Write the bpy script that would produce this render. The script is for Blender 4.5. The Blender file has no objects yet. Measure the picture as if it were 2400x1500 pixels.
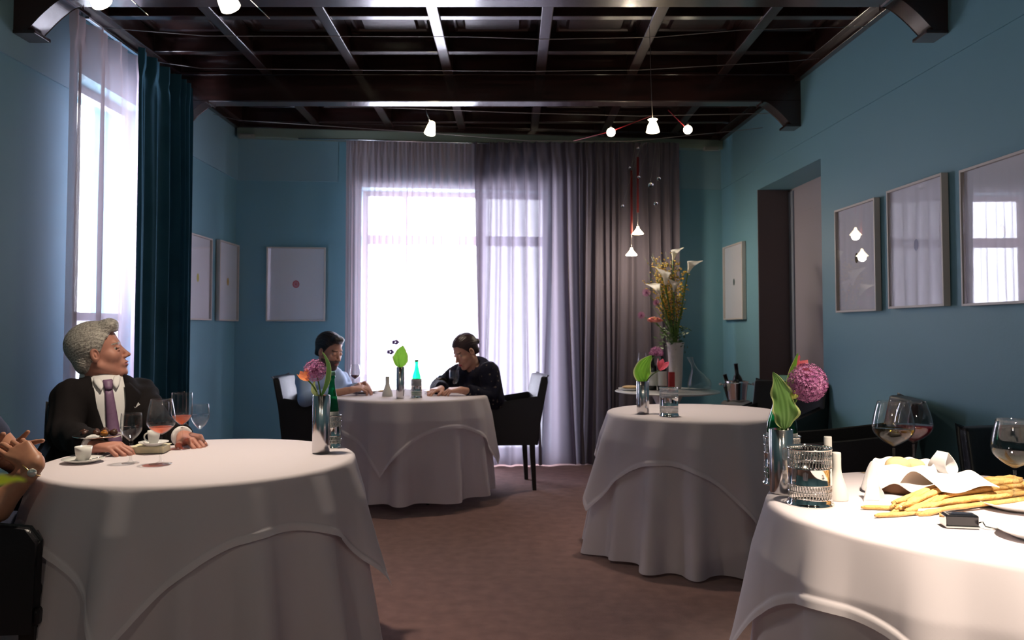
import bpy, math, random
import numpy as np
from mathutils import Vector, Matrix
random.seed(7); rng = np.random.default_rng(11)
PI = math.pi
SC = bpy.context.scene
COL = SC.collection

# ------------------------------------------------------------------ camera model
F_PX = 1900.0; TP = 73 / F_PX; PITCH = math.atan(TP); CAM_Z = 1.22
def ray(px, py):
    xr = (px - 1200) / F_PX; yr = (700 - py) / F_PX
    return Vector((xr, math.cos(PITCH) - yr * math.sin(PITCH), math.sin(PITCH) + yr * math.cos(PITCH)))
def at_z(px, py, z):
    d = ray(px, py); t = (z - CAM_Z) / d.z
    return Vector((d.x * t, d.y * t, z))
def at_y(px, py, y):
    d = ray(px, py); t = y / d.y
    return Vector((d.x * t, y, CAM_Z + d.z * t))

# ------------------------------------------------------------------ materials
def mat(name, color, rough=0.5, metal=0.0, spec=0.5, bump=0.0, bscale=40.0, noise=None, nscale=8.0, trans=0.0,
        ior=1.45, sheen=0.0, coat=0.0, emit=None, estr=0.0, sss=0.0, bstretch=(1, 1, 1), alpha=None):
    m = bpy.data.materials.new(name); m.use_nodes = True
    nt = m.node_tree; b = nt.nodes['Principled BSDF']
    I = b.inputs
    I['Base Color'].default_value = (*color, 1); I['Roughness'].default_value = rough; I['Metallic'].default_value = metal
    I['Specular IOR Level'].default_value = spec; I['IOR'].default_value = ior; I['Transmission Weight'].default_value = trans
    I['Sheen Weight'].default_value = sheen; I['Coat Weight'].default_value = coat; I['Coat Roughness'].default_value = 0.14
    if sss:
        I['Subsurface Weight'].default_value = sss; I['Subsurface Radius'].default_value = (0.012, 0.004, 0.002)
        I['Subsurface Scale'].default_value = 1.0
    if emit:
        I['Emission Color'].default_value = (*emit, 1); I['Emission Strength'].default_value = estr
    tc = None
    if bump or noise:
        tc = nt.nodes.new('ShaderNodeTexCoord'); mp = nt.nodes.new('ShaderNodeMapping')
        mp.inputs['Scale'].default_value = bstretch; nt.links.new(tc.outputs['Object'], mp.inputs[0])
    if noise:
        n = nt.nodes.new('ShaderNodeTexNoise'); n.inputs['Scale'].default_value = nscale; n.inputs['Detail'].default_value = 5
        nt.links.new(mp.outputs[0], n.inputs['Vector'])
        r = nt.nodes.new('ShaderNodeValToRGB')
        r.color_ramp.elements[0].position = 0.32; r.color_ramp.elements[1].position = 0.68
        r.color_ramp.elements[0].color = (*color, 1); r.color_ramp.elements[1].color = (*noise, 1)
        nt.links.new(n.outputs['Fac'], r.inputs[0]); nt.links.new(r.outputs[0], I['Base Color'])
    if bump:
        n2 = nt.nodes.new('ShaderNodeTexNoise'); n2.inputs['Scale'].default_value = bscale; n2.inputs['Detail'].default_value = 4
        nt.links.new(mp.outputs[0], n2.inputs['Vector'])
        bp = nt.nodes.new('ShaderNodeBump'); bp.inputs['Strength'].default_value = bump; bp.inputs['Distance'].default_value = 0.01
        nt.links.new(n2.outputs['Fac'], bp.inputs['Height']); nt.links.new(bp.outputs[0], I['Normal'])
    return m

def sheer_mat(name, color, open_face, open_edge, transl=0.5):
    # woven voile: holes in the weave let light straight through, fewer of them seen at a slant
    m = bpy.data.materials.new(name); m.use_nodes = True; nt = m.node_tree; nt.nodes.clear()
    out = nt.nodes.new('ShaderNodeOutputMaterial'); tr = nt.nodes.new('ShaderNodeBsdfTransparent')
    df = nt.nodes.new('ShaderNodeBsdfDiffuse'); tl = nt.nodes.new('ShaderNodeBsdfTranslucent')
    df.inputs[0].default_value = (*color, 1); tl.inputs[0].default_value = (*color, 1)
    m1 = nt.nodes.new('ShaderNodeMixShader'); m1.inputs[0].default_value = transl
    nt.links.new(df.outputs[0], m1.inputs[1]); nt.links.new(tl.outputs[0], m1.inputs[2])
    m2 = nt.nodes.new('ShaderNodeMixShader')
    lw = nt.nodes.new('ShaderNodeLayerWeight'); lw.inputs[0].default_value = 0.5
    mr = nt.nodes.new('ShaderNodeMapRange'); mr.inputs[3].default_value = 1 - open_face; mr.inputs[4].default_value = 1 - open_edge
    nt.links.new(lw.outputs['Facing'], mr.inputs[0]); nt.links.new(mr.outputs[0], m2.inputs[0])
    nt.links.new(tr.outputs[0], m2.inputs[1]); nt.links.new(m1.outputs[0], m2.inputs[2])
    nt.links.new(m2.outputs[0], out.inputs[0])
    return m

def glass_mat(name, color=(1, 1, 1), rough=0.0, ior=1.45):
    # glass that still lets lamp light through to the table (transparent for shadow-thin walls, mirror by Fresnel)
    m = bpy.data.materials.new(name); m.use_nodes = True; nt = m.node_tree; nt.nodes.clear()
    out = nt.nodes.new('ShaderNodeOutputMaterial'); tr = nt.nodes.new('ShaderNodeBsdfTransparent')
    gl = nt.nodes.new('ShaderNodeBsdfGlossy'); gl.inputs['Roughness'].default_value = rough
    tr.inputs[0].default_value = (*color, 1)
    fr = nt.nodes.new('ShaderNodeFresnel'); ge = nt.nodes.new('ShaderNodeNewGeometry')
    mi = nt.nodes.new('ShaderNodeMapRange'); mi.inputs[3].default_value = ior; mi.inputs[4].default_value = 1 / ior
    nt.links.new(ge.outputs['Backfacing'], mi.inputs[0]); nt.links.new(mi.outputs[0], fr.inputs[0])
    mx = nt.nodes.new('ShaderNodeMixShader'); nt.links.new(fr.outputs[0], mx.inputs[0])
    nt.links.new(tr.outputs[0], mx.inputs[1]); nt.links.new(gl.outputs[0], mx.inputs[2]); nt.links.new(mx.outputs[0], out.inputs[0])
    return m

M = {}
M['wall'] = mat('painted_wall', (0.158, 0.325, 0.395), 0.55, bump=0.05, bscale=60, spec=0.35)
M['frieze'] = mat('frieze_paint', (0.20, 0.34, 0.40), 0.6, bump=0.05, bscale=60, spec=0.3)
M['rail_paint'] = mat('rail_paint', (0.22, 0.27, 0.22), 0.5)
M['niche_brown'] = mat('niche_jamb_paint', (0.125, 0.09, 0.095), 0.6)
M['niche_lilac'] = mat('niche_panel_paint', (0.36, 0.33, 0.37), 0.5)
M['carpet'] = mat('carpet', (0.275, 0.148, 0.130), 0.95, bump=0.6, bscale=500, noise=(0.195, 0.102, 0.092), nscale=14, spec=0.1, sheen=0.2)
M['wood'] = mat('dark_mahogany', (0.034, 0.012, 0.010), 0.27, noise=(0.014, 0.006, 0.005), nscale=6, bump=0.08, bscale=9, bstretch=(0.6, 6, 6), spec=0.5, coat=.6)
M['wood_y'] = mat('dark_mahogany_lengthwise', (0.034, 0.013, 0.011), 0.28, noise=(0.014, 0.006, 0.005), nscale=6, bump=0.09, bscale=9, bstretch=(6, 0.6, 6), spec=0.5, coat=.6)
M['wood_carved'] = mat('carved_walnut', (0.11, 0.045, 0.02), 0.45)
M['winframe'] = mat('window_frame_paint', (0.5, 0.45, 0.45), 0.5)
M['frosted'] = sheer_mat('frosted_pane', (0.85, 0.85, 0.9), 0.10, 0.04, 0.7)
M['pane'] = glass_mat('window_glass')
M['sheer'] = sheer_mat('voile', (0.56, 0.45, 0.49), 0.33, 0.05, 0.16)
M['taupe'] = sheer_mat('taupe_drape', (0.165, 0.14, 0.165), 0.018, 0.0, 0.34)
M['velvet'] = mat('teal_velvet', (0.022, 0.085, 0.125), 0.7, sheen=1.0, spec=0.1, noise=(0.015, 0.062, 0.09), nscale=5)
M['velvet'].node_tree.nodes['Principled BSDF'].inputs['Sheen Tint'].default_value = (0.25, 0.6, 0.9, 1)
M['metalrail'] = mat('curtain_track_metal', (0.75, 0.75, 0.78), 0.25, metal=1.0)
M['frame'] = mat('pale_wood_picture_frame', (0.55, 0.50, 0.47), 0.45)
M['paper'] = mat('white_paper', (0.80, 0.80, 0.88), 0.85, spec=0.1)
M['steel'] = mat('brushed_steel', (0.72, 0.70, 0.70), 0.16, metal=1.0)
M['silver'] = mat('polished_silver', (0.86, 0.84, 0.80), 0.07, metal=1.0)
M['glass'] = glass_mat('clear_glass', (0.97, 0.975, 0.975), 0.0, 1.5)
M['napkin'] = mat('white_linen', (0.78, 0.75, 0.75), 0.8, bump=0.02, bscale=350, spec=0.15)
def cloth_mat(name, color, tl=.18, bump=.015):
    m = mat(name, color, .85, bump=bump, bscale=350, spec=.12); nt = m.node_tree
    t = nt.nodes.new('ShaderNodeBsdfTranslucent'); t.inputs[0].default_value = (*color, 1)
    mx = nt.nodes.new('ShaderNodeMixShader'); mx.inputs[0].default_value = tl
    out = nt.nodes['Material Output']; nt.links.new(nt.nodes['Principled BSDF'].outputs[0], mx.inputs[1])
    nt.links.new(t.outputs[0], mx.inputs[2]); nt.links.new(mx.outputs[0], out.inputs[0]); return m
M['linen'] = cloth_mat('white_table_linen', (0.79, 0.72, 0.755), .26)
M['hem'] = cloth_mat('hem_linen', (0.84, 0.775, 0.81), .2)
M['china'] = mat('white_china', (0.80, 0.79, 0.76), 0.22, spec=0.5)
M['bisque'] = mat('matt_porcelain', (0.62, 0.60, 0.57), 0.55)
M['leather'] = mat('black_leather', (0.012, 0.011, 0.014), 0.38, bump=0.08, bscale=120, spec=0.5)
M['chairleg'] = mat('black_lacquered_wood', (0.010, 0.008, 0.008), 0.35)
M['tablewood'] = mat('table_underside_wood', (0.2, 0.13, 0.08), 0.6)
def glow(name, c, s): return mat(name, (0.9, 0.85, 0.75), 0.4, emit=c, estr=s)
M['lamp'] = glow('lit_lamp_glass', (1.0, 0.80, 0.52), 14.0)
M['lamp_hot'] = glow('lit_lamp_glass_hot', (1.0, 0.86, 0.62), 22.0)
M['wire'] = mat('cable_wire', (0.30, 0.27, 0.25), 0.4, metal=0.6)
M['redwire'] = mat('red_cord', (0.35, 0.01, 0.02), 0.5)

# ------------------------------------------------------------------ mesh builder
class MB:
    def __init__(s): s.v = []; s.f = []; s.m = []; s.sm = []
    def add(s, vs, fs, mi=0, smooth=True):
        o = len(s.v); s.v.extend([tuple(x) for x in vs]); s.f.extend([tuple(i + o for i in f) for f in fs])
        s.m.extend([mi] * len(fs)); s.sm.extend([smooth] * len(fs)); return s
    def box(s, c, d, rot=0.0, mi=0, mtx=None):
        vs = []
        for sx in (-.5, .5):
            for sy in (-.5, .5):
                for sz in (-.5, .5):
                    p = Vector((sx * d[0], sy * d[1], sz * d[2]))
                    if mtx is not None: p = mtx @ p
                    elif rot: p = Matrix.Rotation(rot, 3, 'Z') @ p
                    vs.append(p + Vector(c))
        fs = [(0, 1, 3, 2), (4, 6, 7, 5), (0, 4, 5, 1), (2, 3, 7, 6), (0, 2, 6, 4), (1, 5, 7, 3)]
        return s.add(vs, fs, mi, False)
    def lathe(s, prof, c=(0, 0, 0), n=32, mi=0, mtx=None, closed=False):
        vs = []; fs = []
        for r, z in prof:
            for i in range(n):
                a = 2 * PI * i / n; p = Vector((r * math.cos(a), r * math.sin(a), z))
                if mtx is not None: p = mtx @ p
                vs.append(p + Vector(c))
        k = len(prof)
        for j in range(k - 1):
            for i in range(n):
                i2 = (i + 1) % n; fs.append((j * n + i, j * n + i2, (j + 1) * n + i2, (j + 1) * n + i))
        if closed:
            fs.append(tuple(range(n))[::-1]); fs.append(tuple((k - 1) * n + i for i in range(n)))
        return s.add(vs, fs, mi)
    def tube(s, pts, r, n=8, mi=0, cap=True):
        pts = [Vector(p) for p in pts]; k = len(pts)
        rs = r if isinstance(r, (list, tuple)) else [r] * k
        vs = []; fs = []; up = None
        for j, p in enumerate(pts):
            t = (pts[min(j + 1, k - 1)] - pts[max(j - 1, 0)])
            if t.length < 1e-9: t = Vector((0, 0, 1))
            t.normalize()
            if up is None:
                up = Vector((0, 0, 1)) if abs(t.z) < .9 else Vector((1, 0, 0))
            a = t.cross(up)
            if a.length < 1e-6: a = t.cross(Vector((0, 1, 0)))
            a.normalize(); b = a.cross(t).normalized(); up = b
            for i in range(n):
                q = 2 * PI * i / n; vs.append(p + (a * math.cos(q) + b * math.sin(q)) * rs[j])
        for j in range(k - 1):
            for i in range(n):
                i2 = (i + 1) % n; fs.append((j * n + i, j * n + i2, (j + 1) * n + i2, (j + 1) * n + i))
        if cap: fs.append(tuple(range(n))[::-1]); fs.append(tuple((k - 1) * n + i for i in range(n)))
        return s.add(vs, fs, mi)
    def ball(s, c, r, n=12, mi=0, mtx=None):
        rr = r if isinstance(r, (list, tuple)) else (r, r, r); vs = []; fs = []; h = n // 2
        for j in range(h + 1):
            ph = PI * j / h
            for i in range(n):
                a = 2 * PI * i / n
                p = Vector((rr[0] * math.sin(ph) * math.cos(a), rr[1] * math.sin(ph) * math.sin(a), rr[2] * math.cos(ph)))
                if mtx is not None: p = mtx @ p
                vs.append(p + Vector(c))
        for j in range(h):
            for i in range(n):
                i2 = (i + 1) % n; fs.append((j * n + i, (j + 1) * n + i, (j + 1) * n + i2, j * n + i2))
        return s.add(vs, fs, mi)
    def grid(s, fn, nu, nv, mi=0, wrapu=False, smooth=True):
        vs = [fn(i / (nu if wrapu else nu - 1), j / (nv - 1)) for j in range(nv) for i in range(nu)]; fs = []
        for j in range(nv - 1):
            for i in range(nu if wrapu else nu - 1):
                i2 = (i + 1) % nu; fs.append((j * nu + i, j * nu + i2, (j + 1) * nu + i2, (j + 1) * nu + i))
        return s.add(vs, fs, mi, smooth)
    def build(s, name, mats, parent=None, loc=None, bevel=0.0, solid=0.0, subd=0, weld=True, autosm=None):
        me = bpy.data.meshes.new(name); me.from_pydata(s.v, [], s.f)
        for m in (mats if isinstance(mats, (list, tuple)) else [mats]): me.materials.append(M[m] if isinstance(m, str) else m)
        me.polygons.foreach_set('material_index', s.m); me.polygons.foreach_set('use_smooth', s.sm)
        me.validate(); me.update()
        o = bpy.data.objects.new(name, me); COL.objects.link(o)
        if parent: o.parent = parent
        if loc is not None: o.location = loc
        if solid:
            md = o.modifiers.new('solid', 'SOLIDIFY'); md.thickness = solid; md.offset = 0
        if bevel:
            md = o.modifiers.new('bevel', 'BEVEL'); md.width = bevel; md.segments = 3; md.limit_method = 'ANGLE'
            md.harden_normals = False
        if subd:
            md = o.modifiers.new('subd', 'SUBSURF'); md.levels = subd; md.render_levels = subd
        return o

def tag(o, label=None, cat=None, group=None, kind=None):
    if label: o['label'] = label
    if cat: o['category'] = cat
    if group: o['group'] = group
    if kind: o['kind'] = kind
    return o
def empty(name, loc=(0, 0, 0), rz=0.0, label=None, cat=None, group=None):
    o = bpy.data.objects.new(name, None); COL.objects.link(o); o.location = loc; o.rotation_euler = (0, 0, rz)
    o.empty_display_size = 0.05
    return tag(o, label, cat, group)
def copy_tree(o, parent=None):
    c = o.copy(); COL.objects.link(c); c.parent = parent
    for ch in [x for x in o.children]: copy_tree(ch, c)
    return c
def clone(o, loc, rz=0.0, label=None, group=None):
    c = copy_tree(o); c.location = loc; c.rotation_euler = (0, 0, rz)
    if label: c['label'] = label
    if group: c['group'] = group
    return c
def link_light(name, typ, loc, energy, color, size=0.05, spot=None, blend=0.5, target=None, vis=None):
    l = bpy.data.lights.new(name, typ); l.energy = energy; l.color = color
    if typ in ('POINT', 'SPOT'): l.shadow_soft_size = size
    if typ == 'SPOT': l.spot_size = spot; l.spot_blend = blend
    o = bpy.data.objects.new(name, l); COL.objects.link(o); o.location = loc
    if target is not None:
        d = Vector(target) - Vector(loc); o.rotation_euler = d.to_track_quat('-Z', 'Y').to_euler()
    return o
# ------------------------------------------------------------------ the room
XL = -2.47
def xr_wall(y): return 2.317 - 0.0402 * y
BL = Vector((XL, 7.22, 0)); BR = Vector((xr_wall(7.72), 7.72, 0))
UB = (BR - BL).normalized(); NB = Vector((UB.y, -UB.x, 0))      # NB points into the room
LBK = (BR - BL).length
YR = -2.6                                                       # rear wall, behind the viewer
ZC = 3.20; ZD = 2.56; TW = 0.35
RR0 = Vector((xr_wall(YR), YR, 0)); UR = (BR - RR0).normalized(); NR = Vector((-UR.y, UR.x, 0)); LRW = (BR - RR0).length

def wall_holes(origin, u, n, length, z0, z1, thick, holes):
    """box-shaped wall with rectangular openings; n points into the room, thickness goes the other way"""
    ss = sorted({0.0, length, *[h[0] for h in holes], *[h[1] for h in holes]})
    zs = sorted({z0, z1, *[h[2] for h in holes], *[h[3] for h in holes]})
    def solid(i, j):
        if i < 0 or j < 0 or i >= len(ss) - 1 or j >= len(zs) - 1: return False
        a = (ss[i] + ss[i + 1]) / 2; b = (zs[j] + zs[j + 1]) / 2
        return not any(h[0] < a < h[1] and h[2] < b < h[3] for h in holes)
    b = MB(); P = lambda s, t, z: origin + u * s - n * t + Vector((0, 0, z))
    for i in range(len(ss) - 1):
        for j in range(len(zs) - 1):
            if not solid(i, j): continue
            a0, a1, c0, c1 = ss[i], ss[i + 1], zs[j], zs[j + 1]
            q = lambda *p: b.add(p, [(0, 1, 2, 3)], 0, False)
            q(P(a0, 0, c0), P(a1, 0, c0), P(a1, 0, c1), P(a0, 0, c1))
            q(P(a0, thick, c1), P(a1, thick, c1), P(a1, thick, c0), P(a0, thick, c0))
            if not solid(i - 1, j): q(P(a0, thick, c0), P(a0, 0, c0), P(a0, 0, c1), P(a0, thick, c1))
            if not solid(i + 1, j): q(P(a1, 0, c0), P(a1, thick, c0), P(a1, thick, c1), P(a1, 0, c1))
            if not solid(i, j - 1): q(P(a0, thick, c0), P(a1, thick, c0), P(a1, 0, c0), P(a0, 0, c0))
            if not solid(i, j + 1): q(P(a0, 0, c1), P(a1, 0, c1), P(a1, thick, c1), P(a0, thick, c1))
    return b
def struct(b, name, m, **k):
    o = b.build(name, m, **k); o['kind'] = 'structure'; return o

def hit(px, py, o, n):
    d = ray(px, py); c = Vector((0, 0, CAM_Z)); t = (o - c).dot(n) / d.dot(n); return c + d * t
def sB(px, off=0.0): return (hit(px, 700, BL + NB * off, NB) - BL).dot(UB)
def zB(px, py, off=0.0): return hit(px, py, BL + NB * off, NB).z
def yL(px, X=XL): return hit(px, 700, Vector((X, 0, 0)), Vector((1, 0, 0))).y
def zL(px, py, X=XL): return hit(px, py, Vector((X, 0, 0)), Vector((1, 0, 0))).z
def sR(px): return (hit(px, 700, BR, NR) - RR0).dot(UR)
def zR(px, py): return hit(px, py, BR, NR).z

# floor, ceiling slab
b = MB(); b.box((0, 2.6, -0.05), (6.2, 11.2, 0.1)); FLOOR = struct(b, 'floor', 'carpet')
# back wall with the tall window
bw0, bw1 = sB(846), sB(1292); bwz = zB(960, 441)
b = wall_holes(BL, UB, NB, LBK, 0, ZC + .1, TW, [(bw0, bw1, 0.06, bwz)]); struct(b, 'wall_back', 'wall')
# left wall: seen window + two windows nearer / behind the viewer
lw0, lw1 = yL(172), yL(335); lwz = zL(200, 214, XL - .16)
LO = Vector((XL, YR, 0)); UL = Vector((0, 1, 0)); NL = Vector((1, 0, 0))
b = wall_holes(LO, UL, NL, 7.22 - YR + .35, 0, ZC + .1, TW, [(lw0 - YR, lw1 - YR, 0.12, lwz)])
struct(b, 'wall_left', 'wall')
# right wall with the niche
n0, n1 = sR(1928), sR(1778); nz = zR(1850, 408)
b = wall_holes(RR0, UR, NR, LRW + .3, 0, ZC + .1, TW + .1, [(n0, n1, 0.0, nz)]); struct(b, 'wall_right', 'wall')
b = wall_holes(Vector((XL, YR, 0)), Vector((1, 0, 0)), Vector((0, 1, 0)), RR0.x - XL, 0, ZC + .1, TW, [])
struct(b, 'wall_rear', 'wall')
# niche lining: far jamb in brown, closed panel door in lilac
dr = MB(); dep = 0.27
P = lambda s, t, z: RR0 + UR * s - NR * t + Vector((0, 0, z))
def slab(bb, s0, s1, t0, t1, z0, z1, mi=0):
    vs = [P(s, t, z) for s in (s0, s1) for t in (t0, t1) for z in (z0, z1)]
    bb.add(vs, [(0, 1, 3, 2), (4, 6, 7, 5), (0, 4, 5, 1), (2, 3, 7, 6), (0, 2, 6, 4), (1, 5, 7, 3)], mi, False)
slab(dr, n0, n1, dep, dep + .04, 0, nz, 0)
DOOR = struct(dr, 'door_1', 'niche_lilac')
b = MB(); slab(b, n1 - .012, n1 + .0, -.001, dep, 0, nz); o = b.build('jamb_lining', 'niche_brown', DOOR)
b = MB(); slab(b, n1 - .10, n1 - .012, dep - .012, dep, 0, nz - .02); b.build('door_frame', mat('niche_frame_paint', (.24, .27, .34), .5), DOOR)
b = MB(); slab(b, n0 + .03, n1 - .16, dep - .006, dep, 0.12, nz - .22); b.build('door_panel', 'niche_lilac', DOOR, bevel=.003)
# frieze above the dado line, proud of the wall by 12 mm
b = MB()
def frz(bb, o, u, n, s0, s1, z0, z1, t=.012):
    vs = [o + u * s + n * q + Vector((0, 0, z)) for s in (s0, s1) for q in (0, t) for z in (z0, z1)]
    bb.add(vs, [(0, 1, 3, 2), (4, 6, 7, 5), (0, 4, 5, 1), (2, 3, 7, 6), (0, 2, 6, 4), (1, 5, 7, 3)], 0, False)
frz(b, LO, UL, NL, 0, yL(150) - YR, ZD, 3.02); frz(b, LO, UL, NL, 5.60 - YR, 7.22 - YR, ZD, 3.02)
struct(b, 'trim_1', 'frieze')
b = MB(); frz(b, BL, UB, NB, 0, sB(790), ZD, 3.02); frz(b, BL, UB, NB, sB(1596), LBK, ZD, 3.02); struct(b, 'trim_2', 'frieze')
b = MB(); frz(b, RR0, UR, NR, 0, LRW, ZD, 3.02, .008); struct(b, 'trim_3', 'wall')
# curtain pelmet board along the back wall
b = MB(); frz(b, BL, UB, NB, 0.02, LBK - .02, 2.93, 3.015, .10); struct(b, 'trim_4', 'rail_paint', bevel=.004)
b = MB(); frz(b, BL, UB, NB, 0.0, LBK, 0, 0.09, .015); struct(b, 'baseboard_back', 'wall')
b = MB(); frz(b, LO, UL, NL, 0, 9.8, 0, 0.09, .015); struct(b, 'baseboard_left', 'wall')
b = MB(); frz(b, RR0, UR, NR, 0, n0, 0, 0.09, .015); frz(b, RR0, UR, NR, n1, LRW, 0, 0.09, .015); struct(b, 'baseboard_right', 'wall')
# wooden cornice where ceiling meets the walls
b = MB(); frz(b, LO, UL, NL, 0, 9.82, 3.01, 3.2, .05); frz(b, LO, UL, NL, 0, 9.82, 3.06, 3.2, .09); struct(b, 'trim_5', 'wood_y', bevel=.004)
b = MB(); frz(b, RR0, UR, NR, 0, LRW, 3.01, 3.2, .05); frz(b, RR0, UR, NR, 0, LRW, 3.06, 3.2, .09); struct(b, 'trim_6', 'wood_y', bevel=.004)
b = MB(); frz(b, BL, UB, NB, 0, LBK, 3.015, 3.2, .11); frz(b, BL, UB, NB, 0, LBK, 3.06, 3.2, .15); struct(b, 'trim_7', 'wood', bevel=.004)

# coffered ceiling
b = MB(); b.box((0, 2.6, ZC + .04), (5.4, 11.0, .08)); CEIL = struct(b, 'ceiling', 'wood')
ZJ = 3.055
BEAMY = [(-1.50, -1.37), (0.32, 0.45), (2.14, 2.27), (3.94, 4.07), (5.77, 5.90)]
JX = [-1.76, -1.108, -0.458, 0.205, 0.862, 1.512]
bays = [(-2.6, -1.50), (-1.37, .32), (.45, 2.14), (2.27, 3.94), (4.07, 5.77), (5.90, 7.5)]
for (y0, y1) in bays[2:]:
    for x in JX:
        bb = MB(); bb.box((x, (y0 + y1) / 2, (ZJ + ZC) / 2), (.07, y1 - y0, ZC - ZJ)); bb.build('joist', 'wood_y', CEIL, bevel=.006)
    L = y1 - y0; bats = [y0 + .64, y0 + 1.25] if L < 1.75 else [y0 + .6, y0 + 1.2]
    for yb in bats:
        bb = MB(); xa, xb = XL, xr_wall(yb)
        bb.box(((xa + xb) / 2, yb + .03, (ZJ + .012 + ZC) / 2), (xb - xa, .06, ZC - ZJ - .012)); bb.build('batten', 'wood', CEIL, bevel=.005)
    xs = [XL + .05] + JX + [xr_wall(5) - .05]; ys = [y0] + bats + [y1]
    for i in range(len(xs) - 1):
        for j in range(len(ys) - 1):
            a0, a1 = xs[i] + .035, xs[i + 1] - .035; c0, c1 = ys[j] + (.06 if j else 0), ys[j + 1]
            if a1 - a0 < .2 or c1 - c0 < .2: continue
            bb = MB(); m1 = .07; m2 = .095; z0, z1 = ZC - .001, ZC - .028
            ring = lambda m, z: [(a0 + m, c0 + m, z), (a1 - m, c0 + m, z), (a1 - m, c1 - m, z), (a0 + m, c1 - m, z)]
            vs = ring(.05, z0) + ring(.05, z0 - .018) + ring(.065, z0 - .018) + ring(.072, z0 - .006) + ring(.11, z0 - .012) + ring(.125, z0 - .03)
            fs = []
            for k in range(5):
                for q in range(4): fs.append((k * 4 + q, k * 4 + (q + 1) % 4, k * 4 + 4 + (q + 1) % 4, k * 4 + 4 + q))
            fs.append((20, 21, 22, 23)); bb.add(vs, fs, 0, False)
            pn = bb.build('coffer_panel', 'wood', CEIL)
            if abs(y0 - 4.07) < .01 and j == 2 and i in (2, 5):
                rb = MB(); cx, cy, cz = (a0 + a1) / 2, (c0 + c1) / 2, z0 - .03
                rb.box((cx, cy, cz), (a1 - a0 - .27, c1 - c0 - .27, .008))
                for k in range(8):
                    a = k * PI / 4; rb.ball((cx + .055 * math.cos(a), cy + .04 * math.sin(a), cz - .006), (.028, .012, .008), 10, mtx=Matrix.Rotation(a, 3, 'Z'))
                for sx in (-1, 1):
                    for k in range(3): rb.ball((cx + sx * (.10 + .03 * k), cy, cz - .005), (.02, .05 - .012 * k, .008), 10)
                rb.ball((cx, cy, cz - .008), (.016, .016, .012), 12)
                rb.build('carved_rosette', 'wood_carved', pn)

def corbel(side, y0, y1, xw, parent):
    # S-curved bracket; profile in (distance from wall, z)
    prof = []
    for k in range(33):
        t = k / 32; d = 0.265 * (1 - t)
        z = 2.862 - 0.165 * (0.5 - 0.5 * math.cos(PI * min(1, t * 1.12))) ** 1.0 - .012 * math.sin(t * PI * 3) * t
        prof.append((d, z))
    prof += [(0.0, prof[-1][1])]
    prof = [(0.0, 2.868), (0.275, 2.868), (0.275, 2.850)] + prof
    bb = MB(); n = len(prof); vs = []
    for y in (y0, y1): vs += [(xw + side * d, y, z) for d, z in prof]
    bb.add(vs, [tuple(range(n)), tuple(range(2 * n - 1, n - 1, -1))] + [(i, (i + 1) % n, n + (i + 1) % n, n + i) for i in range(n)], 0, False)
    # rolled lip at the foot and a small step
    bb.box((xw + side * .055, (y0 + y1) / 2, 2.688), (.11, y1 - y0 + .012, .018))
    return bb.build('corbel', 'wood', parent, bevel=.003)
pos_label = ['dark wooden ceiling beam behind the viewer', 'dark wooden ceiling beam over the viewer', 'dark wooden ceiling beam just in front of the viewer above the frame',
             'glossy dark wooden ceiling beam at the top edge of the picture', 'dark wooden ceiling beam farther back, above the two seated diners, with curved corbels']
for (y0, y1), lb in list(zip(BEAMY, pos_label))[2:]:
    yc = (y0 + y1) / 2; e = empty('ceiling_beam', (0, yc, 2.86), 0, lb, 'beam', 'main ceiling beams')
    bb = MB(); xa, xb = XL, xr_wall(yc) ; bb.box(((xa + xb) / 2, 0, .17), (xb - xa, y1 - y0, .34)); bb.build('beam', 'wood', e, bevel=.008)
    bb = MB()
    for s in (-1, 1): bb.box(((xa + xb) / 2, s * ((y1 - y0) / 2 + .006), .20), (xb - xa, .012, .02))
    bb.build('beam_moulding', 'wood', e, bevel=.003)
    for side, xw in ((1, XL + .012), (-1, xr_wall(yc) - .008)):
        c = corbel(side, y0, y1, xw, e); c.location = (0, -yc, -2.86)

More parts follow.
